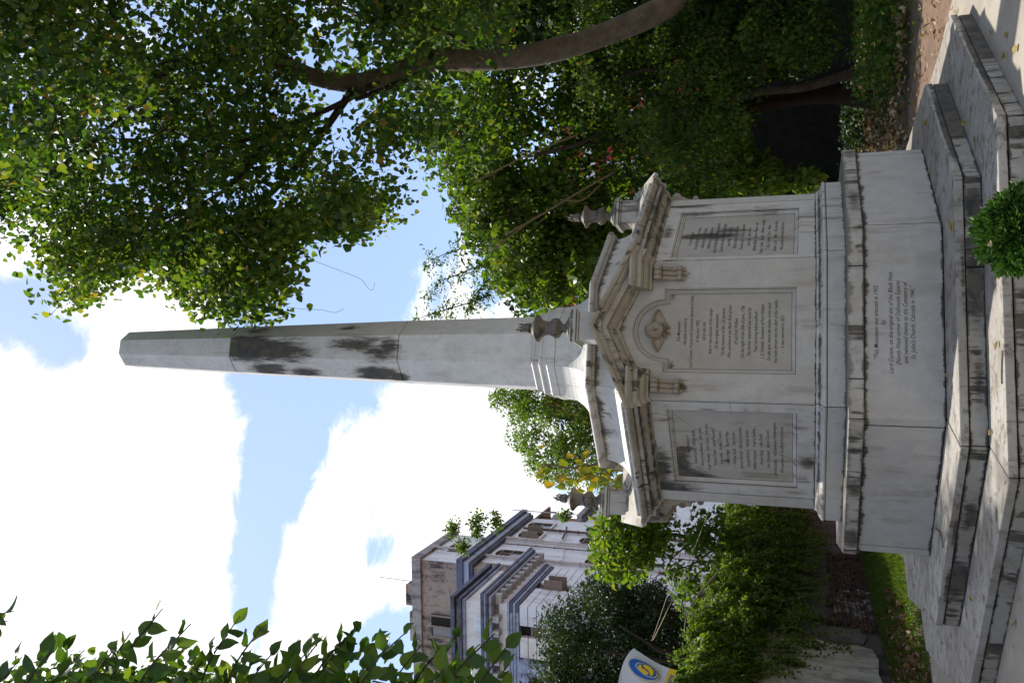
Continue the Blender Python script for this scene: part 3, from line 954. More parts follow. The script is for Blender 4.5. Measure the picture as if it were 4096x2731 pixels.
def wing_mesh(sg):
    """a spread wing in relief: three overlapping tiers of feathers with a scalloped lower edge"""
    mb = MB()
    top = [(.055, 3.165), (.09, 3.176), (.135, 3.172), (.18, 3.150), (.212, 3.122), (.232, 3.104)]
    low = [(.045, 3.060), (.085, 3.040), (.115, 3.030), (.150, 3.050), (.190, 3.078), (.226, 3.096)]
    nu, nv = 30, 16
    dd = AD-.0525
    vs = []
    for i in range(nu+1):
        u = i/nu*(len(top)-1)
        a = min(int(u), len(top)-2); f = u-a
        T = np.array(top[a])*(1-f)+np.array(top[a+1])*f
        B = np.array(low[a])*(1-f)+np.array(low[a+1])*f
        scal = .010*abs(math.sin(i/nu*math.pi*7))
        for j in range(nv+1):
            v = j/nv
            p = T*(1-v)+B*v
            if j == nv: p = p+np.array([0, scal-.006])
            fe = abs(math.sin((i/nu*9+v*1.6)*math.pi))
            tier = .046*(1-v)+.010+.014*((v*3) % 1.0 < .72)
            h = tier*(.35+.65*fe)*math.sin(math.pi*min(1, .12+.88*(1-abs(2*v-1)**3)))
            if j in (0, nv) or i == nu: h = 0
            vs.append((sg*p[0], -(dd+h+.001), p[1]))
    m_ = nv+1
    fs = [(i*m_+j, (i+1)*m_+j, (i+1)*m_+j+1, i*m_+j+1) for i in range(nu) for j in range(nv)]
    mb.add(vs, fs)
    return mb.mesh('wing', M['cherub'], smooth=True)
def scarf_mesh():
    """knotted cloth under the chin: two folded lobes and two short tails"""
    mb = MB()
    dd = AD-.0525
    def lobe(cx, cz, rx, rz, rot, h):
        nu, nv = 20, 8
        vs = [(cx, -(dd+h), cz)]
        for j in range(1, nv+1):
            for i in range(nu):
                a = 2*math.pi*i/nu; q = j/nv
                x, z = rx*q*math.cos(a)*(1+.12*math.sin(3*a)), rz*q*math.sin(a)
                x, z = x*math.cos(rot)-z*math.sin(rot), x*math.sin(rot)+z*math.cos(rot)
                vs.append((cx+x, -(dd+h*(1-q*q)*(1+.35*math.sin(a*4+q*5))-.001), cz+z))
        fs = [(0, 1+i, 1+(i+1) % nu) for i in range(nu)]
        fs += [(1+(j-1)*nu+i, 1+j*nu+i, 1+j*nu+(i+1) % nu, 1+(j-1)*nu+(i+1) % nu) for j in range(1, nv) for i in range(nu)]
        mb.add(vs, fs)
    for sg in (-1, 1):
        lobe(sg*.052, 3.028, .046, .024, sg*-.35, .045)
        lobe(sg*.028, 2.995, .032, .017, sg*-1.0, .035)
    lobe(0, 3.030, .020, .018, 0, .06)
    return mb.mesh('ribbon', M['cherub'], smooth=True)
ch_me, wg_me, sf_me = cherub_mesh(), [wing_mesh(-1), wing_mesh(1)], scarf_mesh()
for k in (0, 2, -2, 4):
    rz = R(45*k)
    def put(name, me, parent=mon):
        o = link(name, me, None, parent)
        o.rotation_euler = (0, 0, rz) if parent is mon else (0, 0, 0)
        return o
    for m_ in rk_me: put('raking_cornice', m_)
    for m_ in cn_me: put('console', m_)
    bevel(put('urn_block', ub_me), .004)
    u = put('urn', um_me)
    link('flame', fm_me, None, u)
    if k != 4:
        h = put('cherub_head', ch_me)
        for m_ in wg_me: link('wing', m_, None, h)
        link('ribbon', sf_me, None, h)

# ---- swept roof, ring, upper sweep, base mouldings, shaft
def quarter(a0, z0, a1, z1, n=10, p=1.0):
    out = []
    for i in range(n+1):
        t = (math.pi/2)*i/n
        out.append((a0+(a1-a0)*math.sin(t)**p, z1+(z0-z1)*math.cos(t)**p))
    return out
def joined(k): return [(('m', .0015), ('m', .0015))]
roofp = [(1.98, 3.360), (1.98, 3.425)]+quarter(1.93, 3.43, 1.365, 3.858, 12)
for k in range(-3, 5):
    pr = roofp if k % 2 else [(a, z) for a, z in roofp if a < 1.66]
    if k % 2 == 0: pr = [(pr[0][0], 3.36)]+pr
    seg(k, pr, 1.2, ('m', .0015), ('m', .0015)).build('roof_slab', M['roof'], mon)
ringp = [(1.36, 3.860), (1.405, 3.864), (1.41, 3.880), (1.43, 3.885)]+[(1.425+.034*math.cos(t), 3.920+.034*math.sin(t)) for t in np.linspace(-1.3, 1.5, 8)]+[(1.40, 3.958)]
course('ring_moulding', ringp, 1.1, M['ring'], mon, joined, 0)
upp = [(1.36, 3.96)]+quarter(1.34, 3.97, .574, 4.572, 14, 1.0)
course('upper_roof_slab', upp, .45, M['upper'], mon, joined, 0)
bp_ = [(.578, 4.578), (.578, 4.672), (.560, 4.690), (.545, 4.735), (.548, 4.740)]+[(.538+.020*math.cos(t), 4.770+.024*math.sin(t)) for t in np.linspace(-1.4, 1.5, 7)]+[(.520, 4.800), (.508, 4.815), (.502, 4.850), (.505, 4.856)]+[(.496+.018*math.cos(t), 4.880+.020*math.sin(t)) for t in np.linspace(-1.4, 1.5, 7)]+[(.482, 4.912)]
mb = MB(); mb.lathe([(a*q8, z) for a, z in bp_], 8, phase=math.pi/8)
bevel(mb.build('shaft_base', M['upper'], mon), .003)
def sh(z): return float(np.interp(z, [4.915, 6.84, 9.635, 11.77], [.464, .421, .338, .266]))
for z0, z1 in ((4.916, 6.835), (6.845, 9.630), (9.640, 11.77)):
    mb = MB()
    pr = [(sh(z0)*q8, z0), (sh(z1)*q8, z1)]
    if z1 > 11: pr += [(.05, 11.93)]
    mb.lathe(pr, 8, phase=math.pi/8)
    bevel(mb.build('shaft_block', M['shaft'] if z1 < 11 else M['shaft_top'], mon), .004)
mb = MB(); mb.lathe([(.40*q8, 4.9), (.30*q8, 9.7)], 8, phase=math.pi/8); mb.build('mortar_core', M['core'], mon)

#@@ENV
# ================================================================== OLD BUILDING behind the garden wall
BS = 1.444
_K = np.array([-7.08562, 24.80571])
_az = R(12.7)
BU = np.array([math.sin(_az), math.cos(_az)]); BV = np.array([-math.cos(_az), math.sin(_az)])
BO = CAM[:2]+(_K-CAM[:2])*BS
def bz(z): return CAM[2]+(z-CAM[2])*BS
def bw(u, v, z):
    p = BO+(BU*u+BV*v)*BS
    return (p[0], p[1], bz(z))
def bbox(mb, u0, u1, v0, v1, z0, z1):
    vs = [bw(u, v, z) for z in (z0, z1) for v in (v0, v1) for u in (u0, u1)]
    return mb.add(vs, [(0, 2, 3, 1), (4, 5, 7, 6), (0, 1, 5, 4), (2, 6, 7, 3), (0, 4, 6, 2), (1, 3, 7, 5)])

def wall_paint(name, col, stain, amt, scale=.6):
    m, nb = new_mat(name)
    P = nb.pos()
    a = nb.noise(nb.v('MULTIPLY', P, (1.6, 1.6, .35)), 1.0, 7, .7)
    b = nb.noise(P, scale, 6, .7)
    c = nb.noise(P, 4.0, 6, .7)
    f = nb.m('MULTIPLY', nb.ss(a, .42, .60), nb.ss(b, .42, .56))
    cc = nb.mix(nb.m('MULTIPLY', f, amt), col, stain)
    cc = nb.mix(nb.ss(c, .56, .64, 0, .6*amt), cc, tuple(x*.5 for x in stain))
    nb.out(nb.bsdf(cc, .8, nb.bump(c, .25, .02), .2))
    return m
M['b_white'] = wall_paint('cool_shaded_lime_wash', (.76, .78, .82), (.40, .37, .34), .45)  # one paint with the next; cool tint puts side-wall shade into the colour
M['b_warm'] = wall_paint('warm_lit_lime_wash', (.80, .78, .74), (.42, .38, .34), .3)  # same paint, front light put into a warm tint; also red building trim
M['b_brown'] = wall_paint('weather_stained_plaster', (.36, .29, .24), (.045, .040, .040), 1.0, .35)
M['b_grey'] = wall_paint('grey_roof_plaster', (.36, .33, .32), (.09, .08, .08), .8)
M['b_blue'] = wall_paint('slate_blue_trim', (.125, .145, .205), (.05, .05, .06), .7)
M['b_lblue'] = wall_paint('pale_blue_trim', (.36, .42, .55), (.16, .17, .20), .6)
M['b_brk'] = wall_paint('grey_bracket_plaster', (.46, .46, .44), (.16, .15, .14), .6)
M['b_dark'] = plain('dark_room', (.02, .018, .016), .9)
M['b_wood'] = plain('brown_window_wood', (.30, .24, .19), .7, .4, 5)
M['b_pipe'] = plain('pale_pipe', (.58, .53, .50), .5, .3, 4)
M['b_rust'] = plain('rusty_iron_pipe', (.17, .10, .075), .8, .5, 4)
M['b_brick'] = plain('raw_brick', (.36, .15, .10), .9, .4, 3)
M['glass'] = plain('dusty_pane', (.20, .215, .21), .25, .4, 3, .5)

bld = empty('colonial_building', (float(BO[0]), float(BO[1]), 0))
tag(bld, 'old white colonial building with slate blue cornices and a stained upper storey', 'building')
bld_inv = Matrix.Translation((-float(BO[0]), -float(BO[1]), 0))
def bpart(name, mb, mat, parent=None, bev=0.0):
    me = mb.mesh(name, mat)
    if parent is None:
        me.transform(bld_inv)
        o = link(name, me, mat, bld)
    else:
        me.transform(bld_inv)
        o = link(name, me, mat, parent)
    return o
def bx(name, mat, *b, parent=None):
    mb = MB(); bbox(mb, *b)
    return bpart(name, mb, mat, parent)
Z00 = 0.5
# front block core and rusticated courses
bx('wall', M['b_dark'], .25, 5.2, .25, 18, Z00, 13.1)
zc_, ch = 13.115, .385
nrow = 0
zz = zc_
while zz > 6.5:
    z1, z0 = zz-.018, zz-ch+.018
    win = (13.15 > zz > 11.75)
    segs = [(-.0, 2.30, 0, .85), (3.05, 5.30, 0, .6)] if win else [(-.0, 5.30, 0, .85)]
    for b in segs:
        bx('stone_course', M['b_white'], *b, z0, z1)
    bx('stone_course', M['b_warm'], .0, .6, 1.36, 2.24, z0, z1)
    bx('stone_course', M['b_warm'], .0, .6, 3.7, 4.6, z0, z1)
    zz -= ch
# side window of the front block with open casements
wn = bx('window', M['b_dark'], 2.3, 3.05, .18, .24, 11.78, 13.1)
for u_ in (2.32, 2.66, 2.98): bx('frame', M['b_wood'], u_, u_+.07, .10, .18, 11.8, 13.08, parent=wn)
for z_ in (11.8, 12.4, 12.98): bx('frame', M['b_wood'], 2.32, 3.05, .10, .17, z_, z_+.07, parent=wn)
bx('shutter', M['b_wood'], 2.25, 2.31, -.42, .1, 11.85, 12.7, parent=wn)
bx('shutter', M['b_wood'], 3.02, 3.08, -.38, .1, 11.85, 12.7, parent=wn)
bx('pane', plain('yellow_board', (.42, .36, .16), .7), 2.40, 2.64, .09, .10, 12.1, 12.55, parent=wn)
# front opening with timber louvres
wn = bx('window', M['b_dark'], .30, .36, .85, 1.36, 9.0, 13.1)
for i in range(6): bx('louvre', M['b_wood'], .24, .30, .88+.08*i, .94+.08*i, 9.2, 12.55, parent=wn)
bx('frame', M['b_wood'], .2, .3, .85, 1.36, 12.56, 12.66, parent=wn)
# round column with scroll capital
for v_ in (2.72, 5.1):
    mb = MB(); c_ = bw(.15, v_, 0)
    mb.lathe([(.50, bz(6.0)), (.46, bz(12.55))], 20, c_[:2])
    col_ = bpart('column', mb, M['b_lblue'])
    mb = MB()
    bbox(mb, -.25, .55, v_-.40, v_+.40, 12.98, 13.10)
    for dv in (-.33, .33):
        p0, p1 = bw(-.30, v_+dv, 12.80), bw(.5, v_+dv, 12.80)
        mb.tube([p0, p1], .26, 14)
        p0, p1 = bw(-.34, v_+dv, 12.80), bw(-.30, v_+dv, 12.80)
        mb.tube([p0, p1], .13, 12)
    mb.lathe([(.50, bz(12.5)), (.58, bz(12.6)), (.50, bz(12.7)), (.60, bz(12.98))], 20, c_[:2])
    bpart('capital', mb, M['b_lblue'], col_)
# architrave fasciae, frieze, dentils, main cornice, attic, parapet
for i, (z0, z1, p) in enumerate([(13.13, 13.26, .04), (13.265, 13.38, .09), (13.385, 13.50, .14), (13.505, 13.60, .20)]):
    mb = MB(); bbox(mb, -p, 5.35, -p, .3, z0, z1); bpart('architrave', mb, M['b_blue' if i % 2 == 0 else 'b_lblue'])
    mb = MB(); bbox(mb, -p-.002, .3, .3, 18, z0, z1); bpart('architrave', mb, M['b_lblue'])
bx('frieze', M['b_warm'], 0, 5.3, 0, 18, 13.6, 14.02)
bx('wall', M['b_grey'], .02, 6.1, .02, 18, 14.02, 14.26)
for i in range(11):
    u_ = .02+.60*i
    bx('bracket', M['b_brk'], u_, u_+.26, -.38, .03, 13.92, 14.20)
for i in range(9):
    v_ = .45+.62*i
    bx('bracket', M['b_brk'], -.38, .03, v_, v_+.26, 13.92, 14.20)
bx('cornice', M['b_lblue'], -.40, 6.15, -.40, 18, 14.235, 14.36)
bx('cornice', M['b_blue'], -.50, 6.25, -.50, 18, 14.365, 14.44)
bx('cornice', M['b_lblue'], -.54, 6.3, -.54, 18, 14.445, 14.53)
bx('cornice', M['b_blue'], -.58, 6.35, -.58, 18, 14.535, 14.66)
bx('attic', M['b_warm'], .10, 4.9, .10, 18, 14.66, 15.62)
for v_ in (.7, 2.0, 3.3): bx('attic_panel', M['b_white'], .05, .10, v_, v_+.75, 14.75, 15.15)
bx('parapet_moulding', M['b_lblue'], .02, 4.9, .02, 18, 15.625, 15.76)
bx('parapet_moulding', M['b_blue'], -.08, 4.95, -.08, 18, 15.765, 15.90)
bx('parapet', M['b_brown'], .06, 4.4, .06, 18, 15.905, 16.06)
bx('parapet_moulding', M['b_blue'], -.14, 4.6, -.14, 3.2, 16.065, 16.25)
bx('parapet_moulding', M['b_brown'], -.14, 4.6, 3.2, 18, 16.065, 16.25)
# long wing
bx('wall', M['b_white'], 5.31, 14.0, .08, 14, Z00, 16.97)
bx('wall', M['b_brown'], 4.40, 5.30, .08, 14, 14.7, 16.97)
bx('cornice', M['b_blue'], 4.25, 14.05, -.12, 4, 16.98, 17.12)
bx('cornice', M['b_lblue'], 4.12, 14.1, -.24, 4, 17.125, 17.40)
bx('cornice', M['b_blue'], 4.0, 14.2, -.38, 4, 17.405, 17.72)
# upper storey
bx('wall', M['b_white'], 4.75, 9.4, .05, .40, 17.72, 19.93)
bx('wall', M['b_brown'], 4.70, 5.1, .06, 14, 17.73, 19.93)
bx('roof_slab', M['b_grey'], 4.55, 9.6, -.10, 14, 19.94, 20.42)
bx('chimney', M['b_brown'], 4.9, 5.7, 1.5, 2.55, 20.42, 20.95)
bx('chimney', M['b_brown'], 4.9, 5.9, 2.9, 4.4, 20.42, 20.75)
wn = bx('window', M['b_dark'], 4.6, 4.69, 2.75, 3.9, 17.9, 19.4)
for v_ in (2.75, 3.3, 3.82): bx('frame', M['b_wood'], 4.52, 4.6, v_, v_+.08, 17.9, 19.4, parent=wn)
bx('pane', M['glass'], 4.56, 4.6, 3.38, 3.82, 18.2, 19.3, parent=wn)
bx('brick_patch', M['b_brick'], 4.62, 4.70, 2.5, 3.2, 17.74, 18.1)
# arched windows of the long wall
def side_window(u0, u1, z0, z1, v=.06, arched_=True, box=False):
    mb = MB()
    pts = [(u0, z0), (u1, z0), (u1, z1)]
    c = (u0+u1)/2; r = (u1-u0)/2
    if arched_:
        for i in range(1, 8):
            a = math.pi*i/8
            pts.append((c+r*math.cos(a), z1+.42*r*math.sin(a)))
    pts.append((u0, z1))
    mb.prism(pts, lambda p, t: bw(p[0], v+(.01 if t == 0 else -.02), p[1]))
    o = bpart('window', mb, M['b_dark'])
    # raised surround and wooden casement
    n = len(pts)
    mb = MB()
    for i in range(2, n-1):
        (a0, b0), (a1, b1) = pts[i], pts[i+1]
        s0, s1 = (a0-c)*1.16+c, (a1-c)*1.16+c
        k0, k1 = b0+.09, b1+.09
        mb.prism([(a0, b0), (a1, b1), (s1, k1), (s0, k0)], lambda p, t: bw(p[0], v-(0 if t == 0 else .07), p[1]))
    if arched_: bpart('surround', mb, M['b_white'], o)
    for q in (u0, c-.025, u1-.05): bx('frame', M['b_wood'], q, q+.05, v-.06, v-.02, z0, z1, parent=o)
    for q in (z0, z0+(z1-z0)*.5, z1-.05): bx('frame', M['b_wood'], u0, u1, v-.055, v-.021, q, q+.05, parent=o)
    bx('pane', M['glass'], u0+.06, c-.04, v-.045, v-.03, z0+.07, z0+(z1-z0)*.48, parent=o)
    bx('sill', M['b_white'], u0-.06, u1+.06, v-.12, v, z0-.09, z0, parent=o)
    if box:
        bx('window_box', M['b_wood'], u0-.02, u0+.05, v-.40, v-.06, z0+.1, z1-.1, parent=o)
        bx('window_box', M['b_wood'], u1-.05, u1+.02, v-.40, v-.06, z0+.1, z1-.1, parent=o)
    return o
side_window(6.3, 7.4, 15.25, 16.45)
side_window(9.8, 10.9, 15.3, 16.4, box=True)
side_window(11.8, 12.9, 15.3, 16.5)
side_window(9.7, 10.7, 11.9, 12.9)
side_window(11.9, 12.9, 12.1, 13.1)
side_window(6.3, 7.2, 11.0, 11.75)
side_window(6.4, 7.4, 8.0, 9.2); side_window(9.7, 10.7, 8.2, 9.3); side_window(11.9, 12.9, 8.2, 9.3)
side_window(6.4, 7.5, 18.2, 19.15, v=.04)
def pipe(mat, pts, r, name='pipe'):
    mb = MB(); mb.tube([bw(*p) for p in pts], r*BS, 8)
    o = bpart(name, mb, mat)
    for p, q in zip(pts[:-1], pts[1:]):
        L = abs(q[2]-p[2])
        if L > 1.2:
            mb = MB()
            for i in range(1, int(L/1.1)+1):
                z_ = p[2]+(q[2]-p[2])*i/(int(L/1.1)+1)
                c = bw(p[0], p[1], z_)
                mb.lathe([(r*BS*1.35, c[2]-.06), (r*BS*1.35, c[2]+.06)], 10, c[:2])
            tag(bpart('clamp', mb, mat, o), kind='stuff')
pipe(M['b_pipe'], [(6.05, -.05, 17.0), (6.05, -.05, 6)], .075)
pipe(M['b_pipe'], [(6.6, -.05, 20.2), (6.6, -.05, 17.8)], .075)
pipe(M['b_rust'], [(8.3, -.03, 17.0), (8.3, -.03, 6)], .03)
pipe(M['b_pipe'], [(8.9, -.04, 16.9), (8.9, -.04, 6)], .045)
pipe(M['b_pipe'], [(9.25, -.06, 17.0), (9.25, -.06, 14.9)], .085)
pipe(M['b_pipe'], [(9.25, -.04, 14.9), (9.25, -.04, 6)], .045)
pipe(M['b_rust'], [(11.35, -.06, 16.7), (11.35, -.06, 6)], .07)
pipe(M['b_rust'], [(11.35, -.08, 14.2), (12.2, -.08, 14.4)], .05)
pipe(M['b_rust'], [(9.9, -.08, 14.0), (11.35, -.08, 14.2)], .05)
pipe(M['b_pipe'], [(8.9, -.08, 13.6), (6.05, -.08, 12.9)], .025)
pipe(M['b_pipe'], [(13.6, -.45, 18.2), (13.6, -.45, 14.0)], .03)
# far part of the wing: bare brick, sheet roof, lower cornice
bx('brick_patch', M['b_brick'], 14.01, 15.8, .4, 8, Z00, 16.3)
bx('sheet_roof', M['b_rust'], 13.9, 17.4, .2, 8, 16.9, 17.05)
for u_ in (14.2, 15.4, 16.6): bx('post', M['b_rust'], u_, u_+.1, .3, .4, 16.3, 16.9)
bx('wall', M['b_white'], 14.02, 24, .09, 8, Z00, 13.8)
bx('cornice', M['b_blue'], 14.06, 24.2, -.1, 8, 13.81, 14.0)
bx('cornice', M['b_grey'], 14.04, 24.2, -.3, 8, 14.005, 14.3)
side_window(16.0, 17.0, 12.2, 13.1); side_window(16.0, 17.0, 9.0, 10.0)
mb = MB(); mb.tube([bw(8, 2.5, 20.4), bw(8.1, 2.45, 24.2)], .035, 6); tag(bpart('antenna', mb, M['b_pipe']))
mb = MB()
c_ = np.array(bw(14.6, .2, 15.6))
prof = [(.55, .18), (.42, .08), (.25, .025), (.02, 0), (.25, .05), (.42, .105)]
mb.lathe([(r, z) for r, z in prof], 18)
dish_me = mb.mesh('satellite_dish', M['b_pipe'])
dish_me.transform(Matrix.Translation(tuple(c_)) @ Matrix.Rotation(R(70), 4, 'X') @ Matrix.Rotation(R(-15), 4, 'Y'))
tag(link('satellite_dish', dish_me, None), 'small pale satellite dish fixed on the edge of the old white building', 'satellite dish')

# shrubs rooted on the building's ledges
def small_bush(name, label, c, rad, n, size, shape, mat, cat='plant', group=None, stems=4, squash=(1, 1, .9)):
    root = empty(name, tuple(c-np.array([0, 0, rad*.8])))
    tag(root, label, cat, group)
    P, u = clumps(c+unit(26)*rad*np.array([1.0, 1.0, .75])*rng.random((26, 1))**.6, rad*.28, max(4, n//26), squash)
    P = P-np.array(root.location)
    ax, nr = hang(u, .2, .9, .5)
    foliage('foliage', P, ax, nr, rng.uniform(.7, 1.25, len(P))*size, shape, mat, root)
    mb = MB()
    for i in range(stems):
        e = unit(1)[0]*rad*.6
        mb.tube(smooth_path([(0, 0, 0), (e[0]*.4, e[1]*.4, rad*.5), (e[0], e[1], rad*.8+abs(e[2]))], 3), list(np.linspace(.03, .01, 7)*max(1, rad)), 5)
    mb.build('stem', M['bark'], root)
    return root
for lab, (X, Y), rad, n in [('straggly green shrub rooted at the outer end of the old building roof', (1805, 2105), .75, 170), ('leafy green shrub growing in the middle of the old building cornice', (1905, 2105), .95, 300),
                            ('low green shrub on the old building cornice next to the stained parapet', (1985, 2080), .7, 160), ('small green plant sprouting under the upper storey window', (1850, 2185), .6, 130),
                            ('green tuft growing beside the satellite dish', (2260, 2065), .6, 140)]:
    small_bush('ledge_plant', lab, at(X, Y, 53), rad, n*2, .17, 'oval', M['l_mid'], group='plants rooted on the old building')

# ================================================================== RED BUILDING seen in scraps through the leaves
M['red'] = wall_paint('red_wash', (.48, .045, .05), (.22, .03, .03), .5)
rb = tag(empty('red_building', (7, 24, 0)), 'red painted building with pale window band hidden behind the trees', 'building')
def rbx(name, mat, x0, x1, y0, y1, z0, z1, parent=rb):
    mb = MB(); mb.box(x0, x1, y0, y1, z0, z1)
    me = mb.mesh(name, mat); me.transform(Matrix.Translation((-7, -24, 0)))
    return link(name, me, None, parent)
rbx('wall', M['red'], 1.2, 18, 23.5, 32, 0, 11.4)
rbx('parapet', M['red'], 1.0, 18.2, 23.3, 32.2, 11.41, 12.0)
rbx('white_band', M['b_warm'], 1.1, 18.1, 23.38, 23.49, 10.3, 10.9)
for i in range(7):
    x = 1.6+2.3*i
    for z_ in (3.0, 7.6):
        wn = rbx('window', M['b_dark'], x, x+1.1, 23.42, 23.49, z_, z_+2.2)
        rbx('frame', M['b_warm'], x-.12, x, 23.40, 23.49, z_-.1, z_+2.3, wn); rbx('frame', M['b_warm'], x+1.1, x+1.22, 23.40, 23.49, z_-.1, z_+2.3, wn)

# ================================================================== GARDEN WALL on the left
WP = np.array([-5.0, 7.3]); WD = np.array([.18, 1.0]); WD /= np.linalg.norm(WD); WN = np.array([WD[1], -WD[0]])
def wl(t, o, z):
    p = WP+WD*t+WN*o
    return (p[0], p[1], z)
def wbox(mb, t0, t1, o0, o1, z0, z1):
    vs = [wl(t, o, z) for z in (z0, z1) for o in (o0, o1) for t in (t0, t1)]
    return mb.add(vs, [(0, 2, 3, 1), (4, 5, 7, 6), (0, 1, 5, 4), (2, 6, 7, 3), (0, 4, 6, 2), (1, 3, 7, 5)])
M['old_plaster'] = wall_paint('sooty_plaster', (.10, .09, .08), (.03, .028, .025), .9, .8)
M['lime'] = wall_paint('flaking_white_plaster', (.50, .47, .41), (.20, .17, .12), .75, 1.1)
M['brick'] = plain('sooty_brick', (.15, .085, .065), .95, .7, 5.0, .1, .8, col2=(.045, .035, .03), bdist=.02)
M['brick_pale'] = plain('brick_with_lime', (.34, .31, .28), .95, .8, 6.0, .1, .8, col2=(.08, .06, .05), bdist=.02)
gw = tag(empty('garden_wall', wl(5, 0, 0)), 'old brick and plaster garden wall overgrown with creeper left of the monument', 'wall')
gi = Matrix.Translation(-Vector(wl(5, 0, 0)))
def gpart(name, mb, mat, parent=gw):
    me = mb.mesh(name, mat); me.transform(gi)
    return link(name, me, None, parent)
mb = MB(); wbox(mb, -14, 30, -.40, -.06, -.3, 3.25); gpart('masonry', mb, M['old_plaster'])
mb = MB(); wbox(mb, -14, 30, -.46, .02, 3.255, 3.40); gpart('coping', mb, M['old_plaster'])
# white plaster coat with a torn edge
edge = [(-14, .16), (-.6, .16), (.4, .28), (1.2, .22), (1.75, .30), (1.9, .6), (1.78, .9), (2.0, 1.4), (1.85, 1.9), (2.05, 2.6), (1.9, 3.2), (-14, 3.2)]
mb = MB(); mb.prism(edge, lambda p, t: wl(p[0], -.058 if t == 0 else -.012, p[1])); gpart('white_plaster', mb, M['lime'])
edge = [(2.1, .45), (2.5, .35), (2.9, .5), (3.0, 1.0), (2.8, 1.5), (3.1, 2.2), (2.9, 3.2), (2.0, 3.2), (2.1, 2.3), (1.95, 1.4), (2.12, .9)]
mb = MB(); mb.prism(edge, lambda p, t: wl(p[0], -.057 if t == 0 else -.03, p[1])); gpart('grey_plaster', mb, plain('grey_plaster', (.17, .155, .14), .9, .7, 3))
# bare bricks, each its own block
bm_ = []
for v_ in range(6):
    mb = MB()
    mb.box(-.115, .115, -.055, .012*random.random(), -.034, .034)
    vv = [(x+random.uniform(-.006, .006), y+random.uniform(-.008, .008), z+random.uniform(-.004, .004)) for x, y, z in mb.v]
    mb.v = vv
    bm_.append(mb.mesh('brick', M['brick_pale'] if v_ < 2 else M['brick']))
wrot = math.atan2(WD[1], WD[0])
nb_ = 0
for row in range(17):
    z_ = .08+row*.085
    for c_ in range(27):
        t = 2.95+c_*.255+(.127 if row % 2 else 0)
        pr = 1.0 if z_ < .95 else 1.0-(z_-.95)/.75
        if t < 3.2 and z_ > .45: continue
        if random.random() > pr*.92 or nb_ >= 295: continue
        pale = 3.6 < t < 5.9 and z_ < .95 and random.random() < .45
        o = link('brick', bm_[random.randrange(0, 2) if pale else random.randrange(2, 6)], None, gw)
        p = Vector(wl(t, random.uniform(-.012, .022), z_))-Vector(wl(5, 0, 0))
        o.location = p
        o.rotation_euler = (random.uniform(-.02, .02), random.uniform(-.02, .02), wrot+math.pi+random.uniform(-.02, .02))
        nb_ += 1

# creeper over the wall
cr = tag(empty('wall_creeper', wl(5, 0, 0)), 'thick green creeper tumbling over the top of the old garden wall', 'creeper')
c0 = np.array(wl(5, 0, 0))
N = 42000
t = rng.uniform(-3.5, 15, N)
zlow = np.interp(t, [-3, -.5, 1.0, 2.2, 3.2, 4.6, 8, 12, 15], [2.5, 2.35, 2.25, 1.85, 1.75, 1.62, 1.45, 1.35, 1.3])+.22*np.sin(t*5.1)+.16*np.sin(t*11.7+1)
ztop = 3.75+.16*np.sin(t*1.9)+.12*np.sin(t*4.3+2)+np.clip((t-7)*.07, 0, .6)
q = rng.random(N)**.75
z_ = zlow+(ztop-zlow)*q
bul = .10+.62*np.sin(np.clip((z_-zlow)/(ztop-zlow), 0, 1)*math.pi*.62)**1.3*(.62+.38*np.sin(t*3.3+z_*2)*np.sin(t*1.3+z_*3.1+1))
o_ = bul*(rng.random(N)**.35)
back = rng.random(N) < .22
o_[back] = rng.uniform(-.7, .2, back.sum()); z_[back] = (ztop+rng.uniform(-.35, .06, N))[back]
P = np.stack([WP[0]+WD[0]*t+WN[0]*o_, WP[1]+WD[1]*t+WN[1]*o_, z_], 1)-c0
ud = np.tile(np.array([WN[0], WN[1], .55]), (N, 1))
ax, nr = hang(ud, .75, .4, .55)
nr = np.stack([WN[0]*(1.1-q), WN[1]*(1.1-q), .25+1.3*q], 1)+unit(N)*.55
foliage('foliage', P, ax, nr, rng.choice([.05, .07, .09, .12], N, p=[.3, .35, .25, .1])*rng.uniform(.8, 1.2, N), 'heart', M['l_vine'], cr)
# trailing runners with leaves, hanging and waving above
mb = MB(); RP = []
def runner(p0, dirv, L, n=9, sag=.0):
    pts = [np.array(p0)]
    d = np.array(dirv, float)
    for i in range(n):
        d = d+rng.normal(size=3)*.16+np.array([0, 0, -sag])
        d /= np.linalg.norm(d)
        pts.append(pts[-1]+d*L/n)
    mb.tube([p-c0 for p in pts], list(np.linspace(.006, .002, len(pts))), 4)
    for p in pts[1:]:
        for _ in range(3):
            RP.append(p+rng.normal(size=3)*.03)
for i in range(60):
    tt = rng.uniform(-1, 11)
    runner(wl(tt, .25, float(np.interp(tt, [-1, 1, 3, 5, 11], [2.4, 2.3, 1.9, 1.7, 1.5]))), (WN[0]*.2, WN[1]*.2-.15, -1), rng.uniform(.3, .8), 8, .1)
for tt, z0_, L in [(1.75, 2.1, 1.35), (1.5, 2.0, .9), (.75, 2.2, 1.4), (.45, 2.2, 1.0), (.95, 2.3, 1.1), (2.3, 1.9, .8), (.2, 2.3, .7), (3.1, 1.9, .9)]:
    for k_ in range(3): runner(wl(tt+rng.uniform(-.12, .12), .10, z0_), (0, -.05, -1), L*rng.uniform(.7, 1.1), 12, .2)
for i in range(40):
    tt = rng.uniform(-1, 12)
    runner(wl(tt, .1, 3.75), (rng.normal()*.4, -.4+rng.normal()*.4, 1.0), rng.uniform(.25, .7), 7, .05)
for i in range(30):
    tt = rng.uniform(-.5, 10)
    runner(wl(tt, .55, rng.uniform(2.4, 3.4)), (WN[0], WN[1]-.3, .3+rng.normal()*.3), rng.uniform(.25, .55), 6, .12)
tag(mb.build('stem', M['twig'], cr), kind='stuff')
